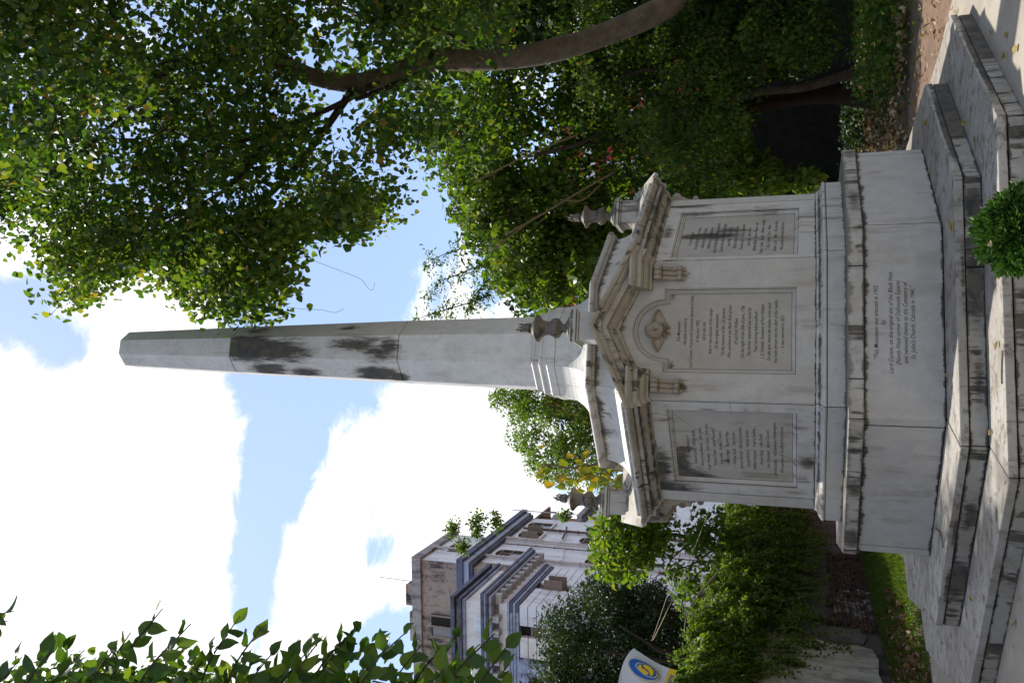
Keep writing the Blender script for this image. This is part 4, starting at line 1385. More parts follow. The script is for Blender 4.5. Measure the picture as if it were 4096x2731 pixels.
RP = np.array(RP)-c0
ax, nr = hang(unit(len(RP)), .5, .6, .6)
foliage('foliage', RP, ax, nr, rng.uniform(.04, .075, len(RP)), 'heart', M['l_vine'], cr)

# ================================================================== FILLING STATION SIGN beyond the wall
SD = 21.0
sP = at(2600, 2690, SD)
sn = np.array([.42, -.90, 0.0]); sn /= np.linalg.norm(sn)
st_ = np.array([-sn[1], sn[0], 0.0])
def sq(x, y):
    p = on_plane(sP, sn, 2450+x*.1488, 2550+y*.1488)-sP
    return (float(p @ st_), float(p[2]))
sg_ = tag(empty('station_sign', tuple(sP)), 'white filling station canopy sign with blue and yellow round emblem above the creeper', 'sign')
def ext(name, pts, d0, d1, mat, parent=sg_, hole=None):
    mb = MB()
    f = lambda p, t: tuple(st_*p[0]+sn*(d0 if t == 0 else d1)+np.array([0, 0, p[1]]))
    mb.prism(pts, f)
    return mb.build(name, mat, parent)
def splinepts(pts, k=4):
    P = [np.array([*p, 0]) for p in pts]
    P = [P[-1]]+P+[P[0], P[1]]
    out = []
    for i in range(1, len(P)-2):
        a, b, c, d = P[i-1:i+3]
        for j in range(k):
            t = j/k
            q = .5*((2*b)+(c-a)*t+(2*a-5*b+4*c-d)*t*t+(3*b-a-3*c+d)*t**3)
            out.append((q[0], q[1]))
    return out
M['s_white'] = plain('white_sign_panel', (.62, .63, .65), .4, .1, 2)
M['s_cream'] = plain('cream_emblem_edge', (.55, .50, .40), .45, .1, 2)
M['s_blue'] = plain('blue_emblem', (.015, .12, .42), .4, .1, 2)
M['s_yellow'] = plain('yellow_sign_panel', (.78, .50, .02), .4, .1, 2)
ext('panel', [sq(*p) for p in [(570, 275), (800, 430), (1100, 620), (1310, 725), (1530, 810), (1480, 950), (1390, 1216), (1250, 1650), (150, 1650), (160, 1216), (190, 1040), (220, 890), (270, 720), (340, 560), (450, 380)]], -.30, 0, M['s_white'])
ext('side_panel', [sq(*p) for p in [(215, 895), (225, 1040), (180, 1216), (60, 1650), (20, 1650), (155, 1216)]], -.30, .02, M['s_white'])
ext('yellow_panel', [sq(*p) for p in [(1534, 812), (1790, 880), (2100, 960), (2000, 1650), (1256, 1650), (1394, 1216), (1484, 950)]], -.30, .003, M['s_yellow'])
egg = [(470, 700), (505, 610), (620, 590), (760, 630), (950, 720), (1120, 850), (1215, 965), (1240, 1050), (1190, 1130), (1080, 1155), (900, 1130), (700, 1040), (560, 920), (490, 800)]
eggb = [(420, 720), (430, 640), (505, 605), (620, 586), (760, 626), (955, 716), (1128, 848), (1235, 960), (1268, 1060), (1235, 1150), (1130, 1205), (1000, 1210), (800, 1150), (640, 1050), (520, 930), (440, 820)]
ring_o = [(640, 770), (690, 715), (790, 712), (950, 770), (1120, 890), (1222, 1000), (1225, 1062), (1170, 1108), (1060, 1104), (900, 1042), (760, 930), (665, 835)]
cxy = np.mean(ring_o, axis=0)
emb = ext('emblem', splinepts([sq(*p) for p in eggb]), .001, .10, M['s_cream'])
ext('blue_disc', splinepts([sq(*p) for p in egg]), .09, .115, M['s_blue'], emb)
ext('white_ring', splinepts([sq(*p) for p in ring_o]), .11, .16, M['s_cream'], emb)
ext('blue_disc', splinepts([sq(*(cxy+(np.array(p)-cxy)*.88)) for p in ring_o]), .15, .175, M['s_blue'], emb)
sw1 = [(720, 830), (760, 785), (810, 780), (815, 830), (850, 880), (930, 930), (990, 985), (1000, 1020), (960, 1035), (880, 1015), (790, 950), (735, 890)]
sw2 = [(865, 800), (900, 782), (990, 810), (1080, 870), (1130, 940), (1138, 1000), (1110, 1050), (1045, 1068), (1040, 1030), (1010, 960), (950, 900), (880, 850)]
ext('yellow_swirl', splinepts([sq(*p) for p in sw1]), .17, .22, M['s_yellow'], emb)
ext('yellow_swirl', splinepts([sq(*p) for p in sw2]), .17, .22, M['s_yellow'], emb)
for a, b in [((1560, 1000), (1700, 1045)), ((1560, 1000), (1520, 1110)), ((1600, 1015), (1575, 1100)), ((1700, 1045), (1670, 1120)), ((1670, 1120), (1620, 1108)), ((1630, 1060), (1615, 1110)), ((1505, 1120), (1660, 1165)), ((1580, 1140), (1560, 1210)), ((1660, 1165), (1640, 1200)), ((1640, 1205), (1600, 1192)), ((1520, 1125), (1480, 1240)), ((1480, 1185), (1560, 1210))]:
    a, b = np.array(sq(*a)), np.array(sq(*b))
    d = (b-a)/np.linalg.norm(b-a); n_ = np.array([-d[1], d[0]])*.010
    ext('letter_stroke', [tuple(a+n_), tuple(a-n_), tuple(b-n_), tuple(b+n_)], .002, .012, M['s_blue'])
for y0 in (620, 1060):
    a, b = np.array(sq(300, y0)), np.array(sq(1440, y0+(430 if y0 < 900 else -20)))
mb = MB(); mb.tube([(0, 0, -1.0), (0, 0, -float(sP[2]))], .12, 10)
o = mb.build('post', M['s_white'], sg_); o.location = tuple(st_*-.1-sn*.15)

# ================================================================== TREES
def limb(mb, pts, r0, r1, sides=9, k=6):
    P = smooth_path(pts, k)
    n = len(P)
    rr = [r0+(r1-r0)*i/(n-1) for i in range(n)]
    rr = [r*(1+.05*math.sin(i*.55+r0*40)) for i, r in enumerate(rr)]
    mb.tube(P, rr, sides)
def crown(root, C, rad, per, size, shape, mat, down=.7, out=.5, squash=(1, 1, .8), sv=(.7, 1.25), name='crown', rand=.5):
    P, u = clumps(C, rad, per, squash)
    ax, nr = hang(u, down, out, rand)
    return foliage(name, P-np.array(root.location), ax, nr, rng.uniform(*sv, len(P))*size, shape, mat, root)
def sprays(root, C, n, L, mat, r=.012, name='twig', up=.2):
    """fine twigs inside the crown"""
    mb = MB()
    loc = np.array(root.location)
    for i in range(n):
        p = C[rng.integers(len(C))]
        d = unit(1)[0]+np.array([0, 0, up])
        d /= np.linalg.norm(d)
        pts = [p-d*L*.5, p+rng.normal(size=3)*L*.08, p+d*L*.5+rng.normal(size=3)*L*.1]
        mb.tube([q-loc for q in smooth_path(pts, 3)], list(np.linspace(r, r*.35, 7)), 5)
    return tag(mb.build(name, mat, root), kind='stuff')

# ---- great leaning tree on the right, hung with creeper
main_poly = [(-650, -900), (-650, 900), (-200, 1050), (0, 1030), (90, 1000), (150, 1045), (180, 1200), (226, 1290), (350, 1285), (418, 1200), (505, 1135), (660, 1135), (735, 1295), (1028, 1300), (1115, 1225), (1195, 1195), (1150, 1115), (1167, 1028), (1271, 1010), (1358, 1028), (1446, 958), (1560, 906), (1620, 870), (1655, 836), (1690, 750), (1720, 640), (1900, 560), (2050, 250), (2300, -900)]
t1 = [at(2790, -90, 15.2), at(2660, 30, 15.1), at(2415, 139, 15), at(2203, 205, 15), at(1976, 241, 14.9), at(1746, 243, 14.8), at(1574, 293, 14.6), at(1430, 333, 14.4), at(1258, 310, 14.2), at(1100, 240, 14.0)]
base1 = np.array([9.3, 4.6, 0.0])
gt = tag(empty('leaning_tree', tuple(base1)), 'large leaning tree with a bare curved trunk and hanging leaves right of the obelisk', 'tree')
mb = MB()
limb(mb, [p-base1 for p in [base1+np.array([0, 0, -.1]), base1+np.array([-.5, -.1, 1.4])]+t1], .25, .14, 12)
mb.build('trunk', M['bark'], gt)
for pts, r0, r1 in [([t1[6], at(1350, 420, 14), at(1100, 520, 13.4), at(800, 620, 13), at(500, 700, 12.6)], .06, .02),
                    ([t1[8], at(1000, 180, 13.6), at(700, 250, 12.8), at(350, 300, 12)], .07, .02),
                    ([t1[5], at(1600, 330, 14.6), at(1420, 400, 14.6)], .07, .04),
                    ([t1[7], at(1200, 650, 13.5), at(950, 900, 13), at(800, 1050, 12.8)], .07, .02),
                    ([t1[4], at(1750, 120, 15.4), at(1500, 80, 15.8), at(1200, -50, 16)], .05, .02),
                    ([at(1100, 520, 13.4), at(900, 760, 12.6), at(600, 900, 12.2)], .05, .015),
                    ([at(700, 250, 12.8), at(450, 500, 12), at(200, 700, 11.5)], .05, .015)]:
    mb = MB(); limb(mb, [p-base1 for p in pts], r0, r1, 8); mb.build('limb', M['bark_dark'], gt)
C = fill_poly(main_poly, 690, 11.0, 15.5, .34)
# looser leafage where the sky shines through below the bare trunk
thin = [(1120, 60), (1780, 120), (1790, 700), (1640, 780), (1120, 640)]
dC = C-CAM
dz = dC @ FW
Xc = IW/2-FPX*(dC @ UP)/dz; Yc = IH/2-FPX*(dC @ RT)/dz
keep = ~(in_poly(thin, Xc, Yc) & (rng.random(len(C)) < .30))
C = C[keep]
tl = np.array([(IW/2-FPX*((p-CAM) @ UP)/((p-CAM) @ FW), IH/2-FPX*((p-CAM) @ RT)/((p-CAM) @ FW)) for p in smooth_path(t1[:9], 4)])
Xc, Yc = Xc[keep], Yc[keep]
near = np.min(np.hypot(Xc[:, None]-tl[None, :, 0], Yc[:, None]-tl[None, :, 1]), axis=1) < 150
C = C[~(near & (((C-CAM) @ FW) < 15.3) & (rng.random(len(C)) < .97))]
crown(gt, C, rng.uniform(.30, .75, len(C)), 115, .084, 'heart', M['l_main'], sv=(.6, 1.45), rand=.8)
C4 = np.array([8.0, 0.0, 9.0])+unit(80)*(rng.random((80, 1))**.4)*np.array([3.5, 6.0, 2.4])
crown(gt, C4, .8, 55, .15, 'heart', M['l_main'])  # unseen clumps added overhead to darken the right side
C2 = fill_poly([(-500, -700), (-500, 700), (100, 760), (420, 620), (640, 300), (560, -700)], 110, 7.5, 9.5, .3)
crown(gt, C2, .40, 70, .080, 'heart', M['l_main'])
# hanging curtains at the crown's edge
C3 = fill_poly([(100, 900), (200, 1270), (350, 1270), (440, 1150), (640, 1120), (740, 1285), (1030, 1290), (1180, 1180), (1130, 1000), (1400, 960), (1640, 820), (1500, 700), (900, 900), (400, 900)], 100, 11, 14, .16)
crown(gt, C3, rng.uniform(.2, .5, len(C3)), 70, .090, 'heart', M['l_light'], squash=(.8, .8, 1.3))  # yellower leaf colour paints the sunlit edge of the crown
sprays(gt, C, 160, 1.3, M['bark_dark'], .016)
mb = MB()
for pts in [[(1180, 1010), (1250, 1040), (1340, 1075), (1440, 1115), (1470, 1150), (1490, 1160), (1500, 1130)], [(1140, 1225), (1200, 1235), (1290, 1240), (1340, 1250), (1375, 1235)]]:
    mb.tube([p-base1 for p in smooth_path([at(X, Y, 12) for X, Y in pts], 4)], .0028, 4)
mb.build('tendril', M['twig'], gt)

# ---- mid-ground tree mass: bright small leaves behind the monument's right side
mid_poly = [(1560, -350), (1560, 560), (1660, 640), (1760, 780), (1750, 850), (1790, 900), (1830, 960), (1900, 1010), (1900, 1100), (1925, 1200), (1965, 1255), (2130, 1280), (2420, 1230), (2520, 1060), (2980, 900), (3020, 330), (3350, 260), (3350, -350)]
b2 = np.array([7.5, 9.5, 0.0])
mt = tag(empty('creeper_clad_tree', tuple(b2)), 'bright green creeper covered tree filling the view right of the pediment', 'tree')
mb = MB(); limb(mb, [p-b2 for p in [b2, b2+np.array([.2, 0, 2.0]), at(2350, 560, 20.5), at(2100, 480, 21), at(1900, 420, 21)]], .22, .05); mb.build('trunk', M['bark_dark'], mt)
C = fill_poly(mid_poly, 420, 18.0, 22.5, .3)
crown(mt, C, rng.uniform(.35, .7, len(C)), 85, .115, 'heart', M['l_mid'], down=.6, sv=(.5, 1.4), rand=.8)
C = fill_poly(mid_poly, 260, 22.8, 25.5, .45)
crown(mt, C, rng.uniform(.6, .9, len(C)), 75, .17, 'heart', M['l_dark'], down=.6)  # dark leaf colour stands in for shaded depth behind the bright leaves
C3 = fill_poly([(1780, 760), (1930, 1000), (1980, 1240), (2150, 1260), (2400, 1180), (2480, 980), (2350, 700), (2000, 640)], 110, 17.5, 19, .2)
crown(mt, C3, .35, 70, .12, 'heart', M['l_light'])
for pts, r in [([(1900, 727), (2050, 650), (2180, 590), (2312, 539)], .019), ([(2021, 939), (2180, 850), (2330, 760), (2463, 685)], .02), ([(1960, 1010), (2100, 900), (2200, 840)], .018), ([(2240, 800), (2330, 800), (2400, 740)], .015)]:
    mb = MB(); mb.tube([p-b2 for p in smooth_path([at(X, Y, 16.9) for X, Y in pts], 5)], r, 7); mb.build('branch', M['twig'], mt)
mb = MB(); limb(mb, [p-b2 for p in [at(2140, 620, 17.3), at(2230, 600, 17.2), at(2330, 570, 17.2), at(2420, 520, 17.2)]], .05, .03); mb.build('limb', M['bark_dark'], mt)
sprays(mt, C3, 60, 1.0, M['twig'], .010)
# feathery spray reaching left over the sky
fs = [(1960, 1180), (1880, 1210), (1780, 1240), (1700, 1265), (1645, 1285)]
FP, FA = [], []
twm = MB()
def feather(line, depth, n, L, spread=26):
    P_ = smooth_path([at(X, Y, depth) for X, Y in line], 8)
    twm.tube([p-b2 for p in P_], list(np.linspace(.02, .006, len(P_))), 5)
    for i in range(n):
        p = P_[rng.integers(len(P_))]
        d = unit(1)[0]*np.array([1, 1, .6])+np.array([-.2, 0, -.4])
        d /= np.linalg.norm(d)
        l_ = rng.uniform(.15, .5)
        for q in np.linspace(.1, 1, 9):
            FP.append(p+d*l_*q); FA.append(d*.3+unit(1)[0]*.8)
feather(fs, 19.5, 70, .1)
feather([(1930, 1060), (1850, 1090), (1760, 1130), (1690, 1190)], 19.5, 60, .1)
feather([(1900, 960), (1830, 1000), (1770, 1020), (1690, 1060)], 20, 50, .1)
feather([(1950, 1120), (1900, 1180), (1860, 1250)], 19.5, 50, .1)
tag(twm.build('twig', M['twig'], mt), kind='stuff')
FP = np.array(FP)-b2; FA = np.array(FA)
foliage('feathery_spray', FP, FA, unit(len(FP)), rng.uniform(.05, .10, len(FP)), 'lance', M['l_mid'], mt)
# young plant with long leaves just above the roof on the right
lp_ = tag(empty('long_leaved_sapling', (4.4, 5.2, 0)), 'young sapling with long drooping green leaves next to the right urn', 'sapling')
lb = np.array([4.4, 5.2, 0.])
mb = MB(); stem = smooth_path([lb, at(2700, 980, 17), at(2420, 1020, 17), at(2320, 1090, 17)], 6); mb.tube([p-lb for p in stem], list(np.linspace(.03, .01, len(stem))), 6); mb.build('stem', M['twig'], lp_)
LP = np.array([at(2320+rng.uniform(-60, 40), 1090+rng.uniform(-60, 60), 17) for _ in range(26)])-lb
foliage('foliage', LP, unit(26)*.8+np.array([0, 0, -.4]), unit(26)+np.array([0, 0, 1.0]), rng.uniform(.22, .38, 26), 'oval', M['l_light'], lp_)

# ---- dark understorey and second trunk on the right
und_poly = [(2120, -350), (2180, 330), (2500, 560), (2680, 760), (2900, 780), (3060, 700), (3060, 350), (3200, 330), (3300, 300), (3450, 180), (3600, -20), (3600, -350)]
b3 = np.array([7.01, 6.96, 0.0])
dt = tag(empty('slim_tree', tuple(b3)), 'slim tree with a pale lit trunk in the dark corner behind the steps', 'tree')
t2 = [at(3580, 272, 18.6), at(3480, 280, 18.6), at(3379, 304, 18.5), at(3200, 353, 18.3), at(3051, 368, 18), at(2900, 400, 17.7), at(2748, 428, 17.4), at(2627, 545, 17)]
b3 = t2[0].copy(); b3[2] = 0
dt.location = tuple(b3)
mb = MB(); limb(mb, [p-b3 for p in t2+[at(2560, 600, 17.2)]], .14, .015, 10); mb.build('trunk', M['bark'], dt)
mb = MB(); limb(mb, [p-b3 for p in [t2[5], at(2800, 330, 17.2), at(2600, 280, 16.8), at(2450, 330, 16.6)]], .06, .02, 7); mb.build('limb', M['bark_dark'], dt)
C = fill_poly(und_poly, 340, 15.7, 18.6, .25)
crown(dt, C[:230], rng.uniform(.28, .5, 230), 85, .07, 'heart', M['l_main'], down=.8, out=.4)
crown(dt, C[230:], .3, 60, .08, 'heart', M['l_mid'], down=.8, out=.4)
sprays(dt, C, 120, .9, M['bark_dark'], .010)
# broad shade crown of that tree above and behind (darkens the corner)
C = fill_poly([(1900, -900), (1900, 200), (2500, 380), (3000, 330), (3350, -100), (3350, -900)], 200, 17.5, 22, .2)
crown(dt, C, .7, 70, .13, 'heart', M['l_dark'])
# low broad-leaved plants in front of the dark wall
lw_poly = [(2800, 560), (2880, 790), (3010, 790), (3230, 775), (3320, 690), (3150, 700), (3060, 640), (2950, 520)]
bl = tag(empty('broad_leaved_bush', tuple(at(3300, 720, 19)*np.array([1, 1, 0]))), 'bright broad leaved bush lit between the monument and the dark wall', 'bush')
C = fill_poly(lw_poly, 60, 17.5, 20, .1)
crown(bl, C, .3, 26, .17, 'oval', M['l_light'], down=.5)
# ---- dark wall closing the right-hand corner
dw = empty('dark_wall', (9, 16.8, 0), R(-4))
tag(dw, 'wall coloured near black for the deep shade behind the leaf litter on the right', 'wall')
M['shade_black'] = plain('shade_black_wall', (.022, .022, .018), .95, .6, 3, .1, .6, bdist=.03)  # near-black colour paints the deep shade of this corner
mb = MB(); mb.box(-9, 14, 0, .4, -.3, 4.6); mb.build('masonry', M['shade_black'], dw)
mb = MB(); mb.box(-9.1, 14, -.08, .48, 4.605, 4.75); mb.build('coping', M['shade_black'], dw)
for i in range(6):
    mb = MB(); mb.box(-8.4+3.6*i, -8.0+3.6*i, -.14, 0, -.2, 4.6); mb.build('pier', M['shade_black'], dw)
# creeping ground plants along the path edge, right
def ground_plants(name, label, pts, n, h, size, shape, mat, kind='stuff'):
    P = np.array(pts)
    idx = rng.integers(len(P), size=n)
    Q = P[idx]+rng.normal(size=(n, 3))*np.array([.35, .35, 0])
    Q[:, 2] = rng.random(n)**1.5*h
    u = unit(n)+np.array([0, 0, .6])
    ax, nr = hang(u, .2, .6, .6)
    o = foliage(name, Q, ax, nr, rng.uniform(.7, 1.3, n)*size, shape, mat)
    return tag(o, label, None, None, kind)
gp = [(x, y, 0) for x, y in zip(rng.uniform(5.6, 9.5, 60), rng.uniform(2.0, 6.5, 60)) if x > 4.9+.25*(6-y)]
ground_plants('undergrowth', 'low dark green undergrowth along the soil path at right', gp, 5200, .8, .075, 'heart', M['l_mid'])
gp = [(x, y, 0) for x, y in zip(rng.uniform(6.5, 10, 40), rng.uniform(12, 16, 40))]
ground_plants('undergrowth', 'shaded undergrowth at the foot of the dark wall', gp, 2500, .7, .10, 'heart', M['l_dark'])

# ---- feathery tree and yellowing young tree left of the obelisk
f_poly = [(1940, 1545), (1965, 1640), (2010, 1690), (2000, 1750), (2075, 1790), (2105, 1870), (2165, 1930), (2340, 1965), (2480, 1960), (2480, 1540)]
b4 = np.array([.6, 14.0, 0.0])
ft = tag(empty('feathery_tree', tuple(b4)), 'light green feathery tree standing behind the monument roof left of the obelisk', 'tree')
mb = MB(); limb(mb, [p-b4 for p in [b4, at(2700, 1650, 25.5), at(2350, 1680, 25.5), at(2100, 1640, 25.5)]], .14, .03); mb.build('trunk', M['twig'], ft)
for pts in ([(2330, 1690), (2200, 1620), (2060, 1590)], [(2370, 1720), (2250, 1790), (2130, 1850)], [(2400, 1700), (2300, 1850), (2220, 1900)]):
    mb = MB(); limb(mb, [at(X, Y, 25.5)-b4 for X, Y in pts], .05, .012, 6); mb.build('limb', M['twig'], ft)
C = fill_poly(f_poly, 150, 23.5, 27, .16)
P, u = clumps(C, .34, 120, (1, 1, .5))
ax = u*.7+unit(len(P))*.6
foliage('crown', P-b4, ax, unit(len(P))+np.array([0, 0, 1.2]), rng.uniform(.07, .13, len(P)), 'lance', M['l_feather'], ft)
b5 = np.array([-1.0, 5.0, 0.0])
yt = tag(empty('yellowing_young_tree', tuple(b5)), 'young tree with large yellowing leaves behind the left urn', 'tree')
stem = smooth_path([b5, at(2700, 1880, 16), at(2450, 1850, 16), at(2300, 1870, 16), at(2170, 1855, 16)], 6)
mb = MB(); mb.tube([p-b5 for p in stem], list(np.linspace(.05, .012, len(stem))), 6); mb.build('stem', M['twig'], yt)
lm = []
def leaf_proto(name, shape, mat, fold, droop, n=4, holes=False):
    """a large leaf: curled blade with a midrib, unit length"""
    mb = MB()
    prof = {'oval': [(0, .02), (.10, .13), (.26, .26), (.46, .30), (.68, .23), (.87, .09), (1, .0)], 'heart': [(0, .03), (.06, .34), (.2, .46), (.42, .45), (.65, .32), (.85, .13), (1, 0)]}[shape]
    vs, fs = [], []
    for i, (l, w_) in enumerate(prof):
        wv = .03*math.sin(i*2.2+fold*9)
        for sgn in (-1, -.5, 0, .5, 1):
            vs.append((l, w_*sgn, fold*abs(sgn)*w_-droop*l*l+wv*abs(sgn)))
    for i in range(len(prof)-1):
        for j in range(4):
            fs.append((i*5+j, (i+1)*5+j, (i+1)*5+j+1, i*5+j+1))
    mb.add(vs, fs)
    me = mb.mesh(name, mat, smooth=True)
    return me
def set_rnd(me, v):
    a = me.attributes.new('rnd', 'FLOAT', 'POINT')
    a.data.foreach_set('value', np.full(len(me.vertices), v, np.float32))
def place_leaf(me, p, ax, nr, size, parent):
    ax = Vector(ax).normalized(); sd = Vector(nr).cross(ax).normalized(); nz = ax.cross(sd)
    o = link('leaf', me, None, parent)
    m = Matrix((ax, sd, nz)).transposed().to_4x4()
    o.matrix_local = Matrix.Translation(Vector(p)) @ m @ Matrix.Scale(float(size), 4)
    return o
ylm = []
for i in range(5):
    me = leaf_proto('leaf', 'heart', M['l_yellow'], .25+.1*i, .15+.08*i); set_rnd(me, .1+.2*i); ylm.append(me)
for i in range(70):
    X, Y = rng.uniform(2150, 2500), 0
    Y = 1895+rng.normal()*38+(2300-X)*-.05
    p = at(X, Y, 16+rng.uniform(-.5, .5))
    ax = np.array([rng.normal()*.7, rng.normal()*.5, -.5+rng.normal()*.3])
    place_leaf(ylm[rng.integers(5)], p-b5, ax, np.array([rng.normal()*.5, -.7, .6]), rng.uniform(.14, .24), yt)

# ---- dark dense tree, light bush and thin branches beyond the garden wall
b6 = np.array([-11.0, 21.0, 0.0])
d_poly = [(2120, 2950), (2125, 2580), (2160, 2470), (2245, 2420), (2265, 2335), (2350, 2290), (2430, 2260), (2560, 2300), (2640, 2330), (2705, 2410), (2760, 2480), (2830, 2560), (2830, 2950)]
dd = tag(empty('dense_dark_tree', tuple(b6)), 'dense dark evergreen tree behind the sign and the creeper covered wall', 'tree')
mb = MB(); limb(mb, [(0, 0, 0), (.2, .1, 2.5), (.1, .3, 5), (.4, .2, 8)], .25, .08); mb.build('trunk', M['bark_dark'], dd)
for pts in ([(2790, 2660), (2650, 2640), (2530, 2620), (2400, 2600)], [(2760, 2640), (2640, 2600), (2600, 2575), (2480, 2500)]):
    mb = MB(); limb(mb, [at(X, Y, 30.5)-b6 for X, Y in pts], .11, .04, 7); mb.build('limb', M['bark_dark'], dd)
C = fill_poly(d_poly, 460, 31, 36, .35)
crown(dd, C, rng.uniform(.5, .8, len(C)), 115, .135, 'lance', M['l_dark'], down=.3, out=.9, sv=(.8, 1.4))
b7 = np.array([-5.6, 15.6, 0.0])
l_poly = [(2400, 2085), (2440, 2050), (2560, 2050), (2650, 2080), (2660, 2160), (2600, 2240), (2520, 2290), (2430, 2300), (2370, 2250)]
lb_ = tag(empty('glossy_tree', tuple(b7)), 'small tree with glossy light green leaves against the old white building', 'tree')
mb = MB(); limb(mb, [p-b7 for p in [b7, at(2800, 2170, 26), at(2600, 2150, 26), at(2480, 2150, 26)]], .09, .02); mb.build('trunk', M['bark_dark'], lb_)
for pts in ([(2850, 2200), (2760, 2260), (2650, 2290), (2600, 2330)], [(2860, 2230), (2760, 2330), (2720, 2440)], [(2780, 2160), (2700, 2220), (2660, 2280)]):
    mb = MB(); limb(mb, [at(X, Y, 25.5)-b7 for X, Y in pts], .035, .01, 6); mb.build('limb', M['bark_dark'], lb_)
C = fill_poly(l_poly, 85, 24.0, 27.5, .12)
crown(lb_, C, .5, 40, .20, 'oval', M['l_light'], down=.1, out=.9)
C = fill_poly([(2640, 2040), (2640, 2330), (2780, 2500), (2880, 2300), (2900, 2040)], 60, 24, 26, .1)
crown(lb_, C, .22, 26, .16, 'oval', M['l_mid'], down=.3, out=.9)
vb = MB(); vb.tube([p for p in smooth_path([at(X, Y, 20) for X, Y in [(2870, 2290), (2800, 2370), (2750, 2450), (2735, 2540)]], 6)], list(np.linspace(.03, .012, 19)), 6)
tag(vb.build('bare_vine', M['twig']), 'bare pale vine stem arching above the creeper on the wall', 'vine')
for lab, a, b, mat in [('dark red cable slanting down across the old building front', (2607, 2562), (2790, 1960), plain('red_brown_cable', (.12, .05, .04), .6)), ('yellow cable slanting down across the old building front', (2613, 2557), (2840, 2030), plain('yellow_cable', (.24, .19, .04), .6))]:
    p, q = at(*a, 25.0), at(*b, 22.0)
    mb = MB(); mb.tube([p+(q-p)*t-np.array([0, 0, .06*math.sin(math.pi*t)]) for t in np.linspace(0, 1, 12)], .008, 5)
    tag(mb.build('cable', mat), lab, 'cable', 'cables above the garden wall')

# ---- unseen tree added outside the frame on the left to shade the steps
b9 = np.array([-8.6, 5.2, 0.0])
ot = tag(empty('unseen_shade_tree', tuple(b9)), 'unseen tree added beyond the garden wall to shade the left end of the steps', 'tree')
mb = MB(); limb(mb, [(0, 0, 0), (.1, .1, 3), (.3, .0, 9), (.2, .2, 16.5)], .30, .06); mb.build('trunk', M['bark'], ot)
C = np.array([-8.5, 5.4, 17.0])+unit(250)*(rng.random((250, 1))**.4)*np.array([1.9, 4.4, 1.7])
crown(ot, C, .7, 80, .16, 'heart', M['l_mid'])

# ---- near tree on the left whose leafy branches enter the frame
b8 = np.array([-5.2, -7.5, 0.0])
nt = tag(empty('near_tree', tuple(b8)), 'near tree whose dark oval leaves reach into the sky on the left', 'tree')
mb = MB(); limb(mb, [(0, 0, 0), (.1, .2, 1.6), (.25, .2, 3.2), (.8, .1, 4.6), (1.3, .3, 6.0)], .16, .05); mb.build('trunk', M['bark'], nt)
flm = []
for i in range(7):
    me = leaf_proto('leaf', 'oval', M['l_fore'], .10+.09*i, .05+.10*(i % 4)); set_rnd(me, [.1, .3, .5, .6, .75, .9, 1.0][i]); flm.append(me)
tips = [(55, 2432), (30, 2470), (88, 2614), (204, 2587), (337, 2587), (470, 2560), (522, 2517), (650, 2421), (763, 2482), (870, 2570), (959, 2451), (1061, 2476), (1108, 2575), (1190, 2600), (1260, 2556), (1290, 2531), (1420, 2500), (1446, 2473), (1560, 2560), (1646, 2495), (1690, 2560), (1794, 2647), (1846, 2508), (1900, 2600), (1980, 2520), (2050, 2540), (2040, 2640)]
nleaf = 0
XL, XA, XN = [], [], []
twm = MB()
for i, (X, Y) in enumerate(tips):
    dep = rng.uniform(4.3, 5.3)
    bxp = (X-rng.uniform(160, 300), min(Y+rng.uniform(330, 480), 2980))
    if X < 60: bxp = (-300, Y+90)
    p0, p1 = at(*bxp, dep+.35), at(X, Y+12, dep)
    mid_ = (p0+p1)/2+np.array([0, 0, .06])
    P_ = smooth_path([p0, mid_, p1], 6)
    twm.tube([p-b8 for p in P_], list(np.linspace(.010, .003, len(P_))), 5)
    ns = 10
    for j in range(ns):
        tt = j/(ns-1)
        k_ = min(len(P_)-2, int((.12+.88*tt)*(len(P_)-1)))
        p = P_[k_]; d = P_[k_+1]-P_[k_]; d /= np.linalg.norm(d)
        sgn = 1 if j % 2 else -1
        sdv = np.cross(d, FW); sdv /= np.linalg.norm(sdv)
        ax = d*rng.uniform(.4, 1.0)+sdv*sgn*rng.uniform(.4, 1.0)*(1-.6*tt)+rng.normal(size=3)*.25
        nr = -FW*rng.uniform(.2, 1)+np.array([0, 0, rng.uniform(.3, 1.0)])+rng.normal(size=3)*.5
        if tt < .42:
            XL.append(p); XA.append(ax*.6+rng.normal(size=3)*.5); XN.append(nr)
        if nleaf < 285:
            place_leaf(flm[rng.choice(7, p=[.22, .22, .2, .14, .12, .07, .03])], p-b8, ax, nr, rng.uniform(.10, .155), nt); nleaf += 1
tag(twm.build('twig', M['bark_dark'], nt), kind='stuff')
tag(foliage('foliage', np.array(XL)-b8, np.array(XA), np.array(XN), rng.uniform(.07, .115, len(XL)), 'oval', M['l_fore'], nt), kind='stuff')
# bulk of that crown, mostly just outside the frame
fill = [(-500, 2640), (60, 2660), (330, 2650), (600, 2600), (800, 2620), (1050, 2610), (1250, 2650), (1450, 2620), (1700, 2660), (1950, 2690), (2020, 2720), (1950, 3600), (-500, 3600)]
fill = [(X, Y+12) for X, Y in fill]
C = fill_poly(fill, 170, 4.6, 7.0, .06)
P, u = clumps(C, .22, 30)
ax, nr = hang(u, .1, .8, .5)
tag(foliage('foliage', P-b8, ax, nr, rng.uniform(.09, .14, len(P)), 'oval', M['l_fore'], nt), kind='stuff')
for X, Y in [(300, 2800), (900, 2800), (1400, 2800), (1900, 2850)]:
    q = at(X, Y, 5.2)-b8
    mb = MB(); limb(mb, [(.3, .2, 3.4), q*np.array([.6, .6, .0])+np.array([0, 0, 3.6+.45*(q[2]-3.6)]), q], .05, .015, 6); mb.build('limb', M['bark_dark'], nt)

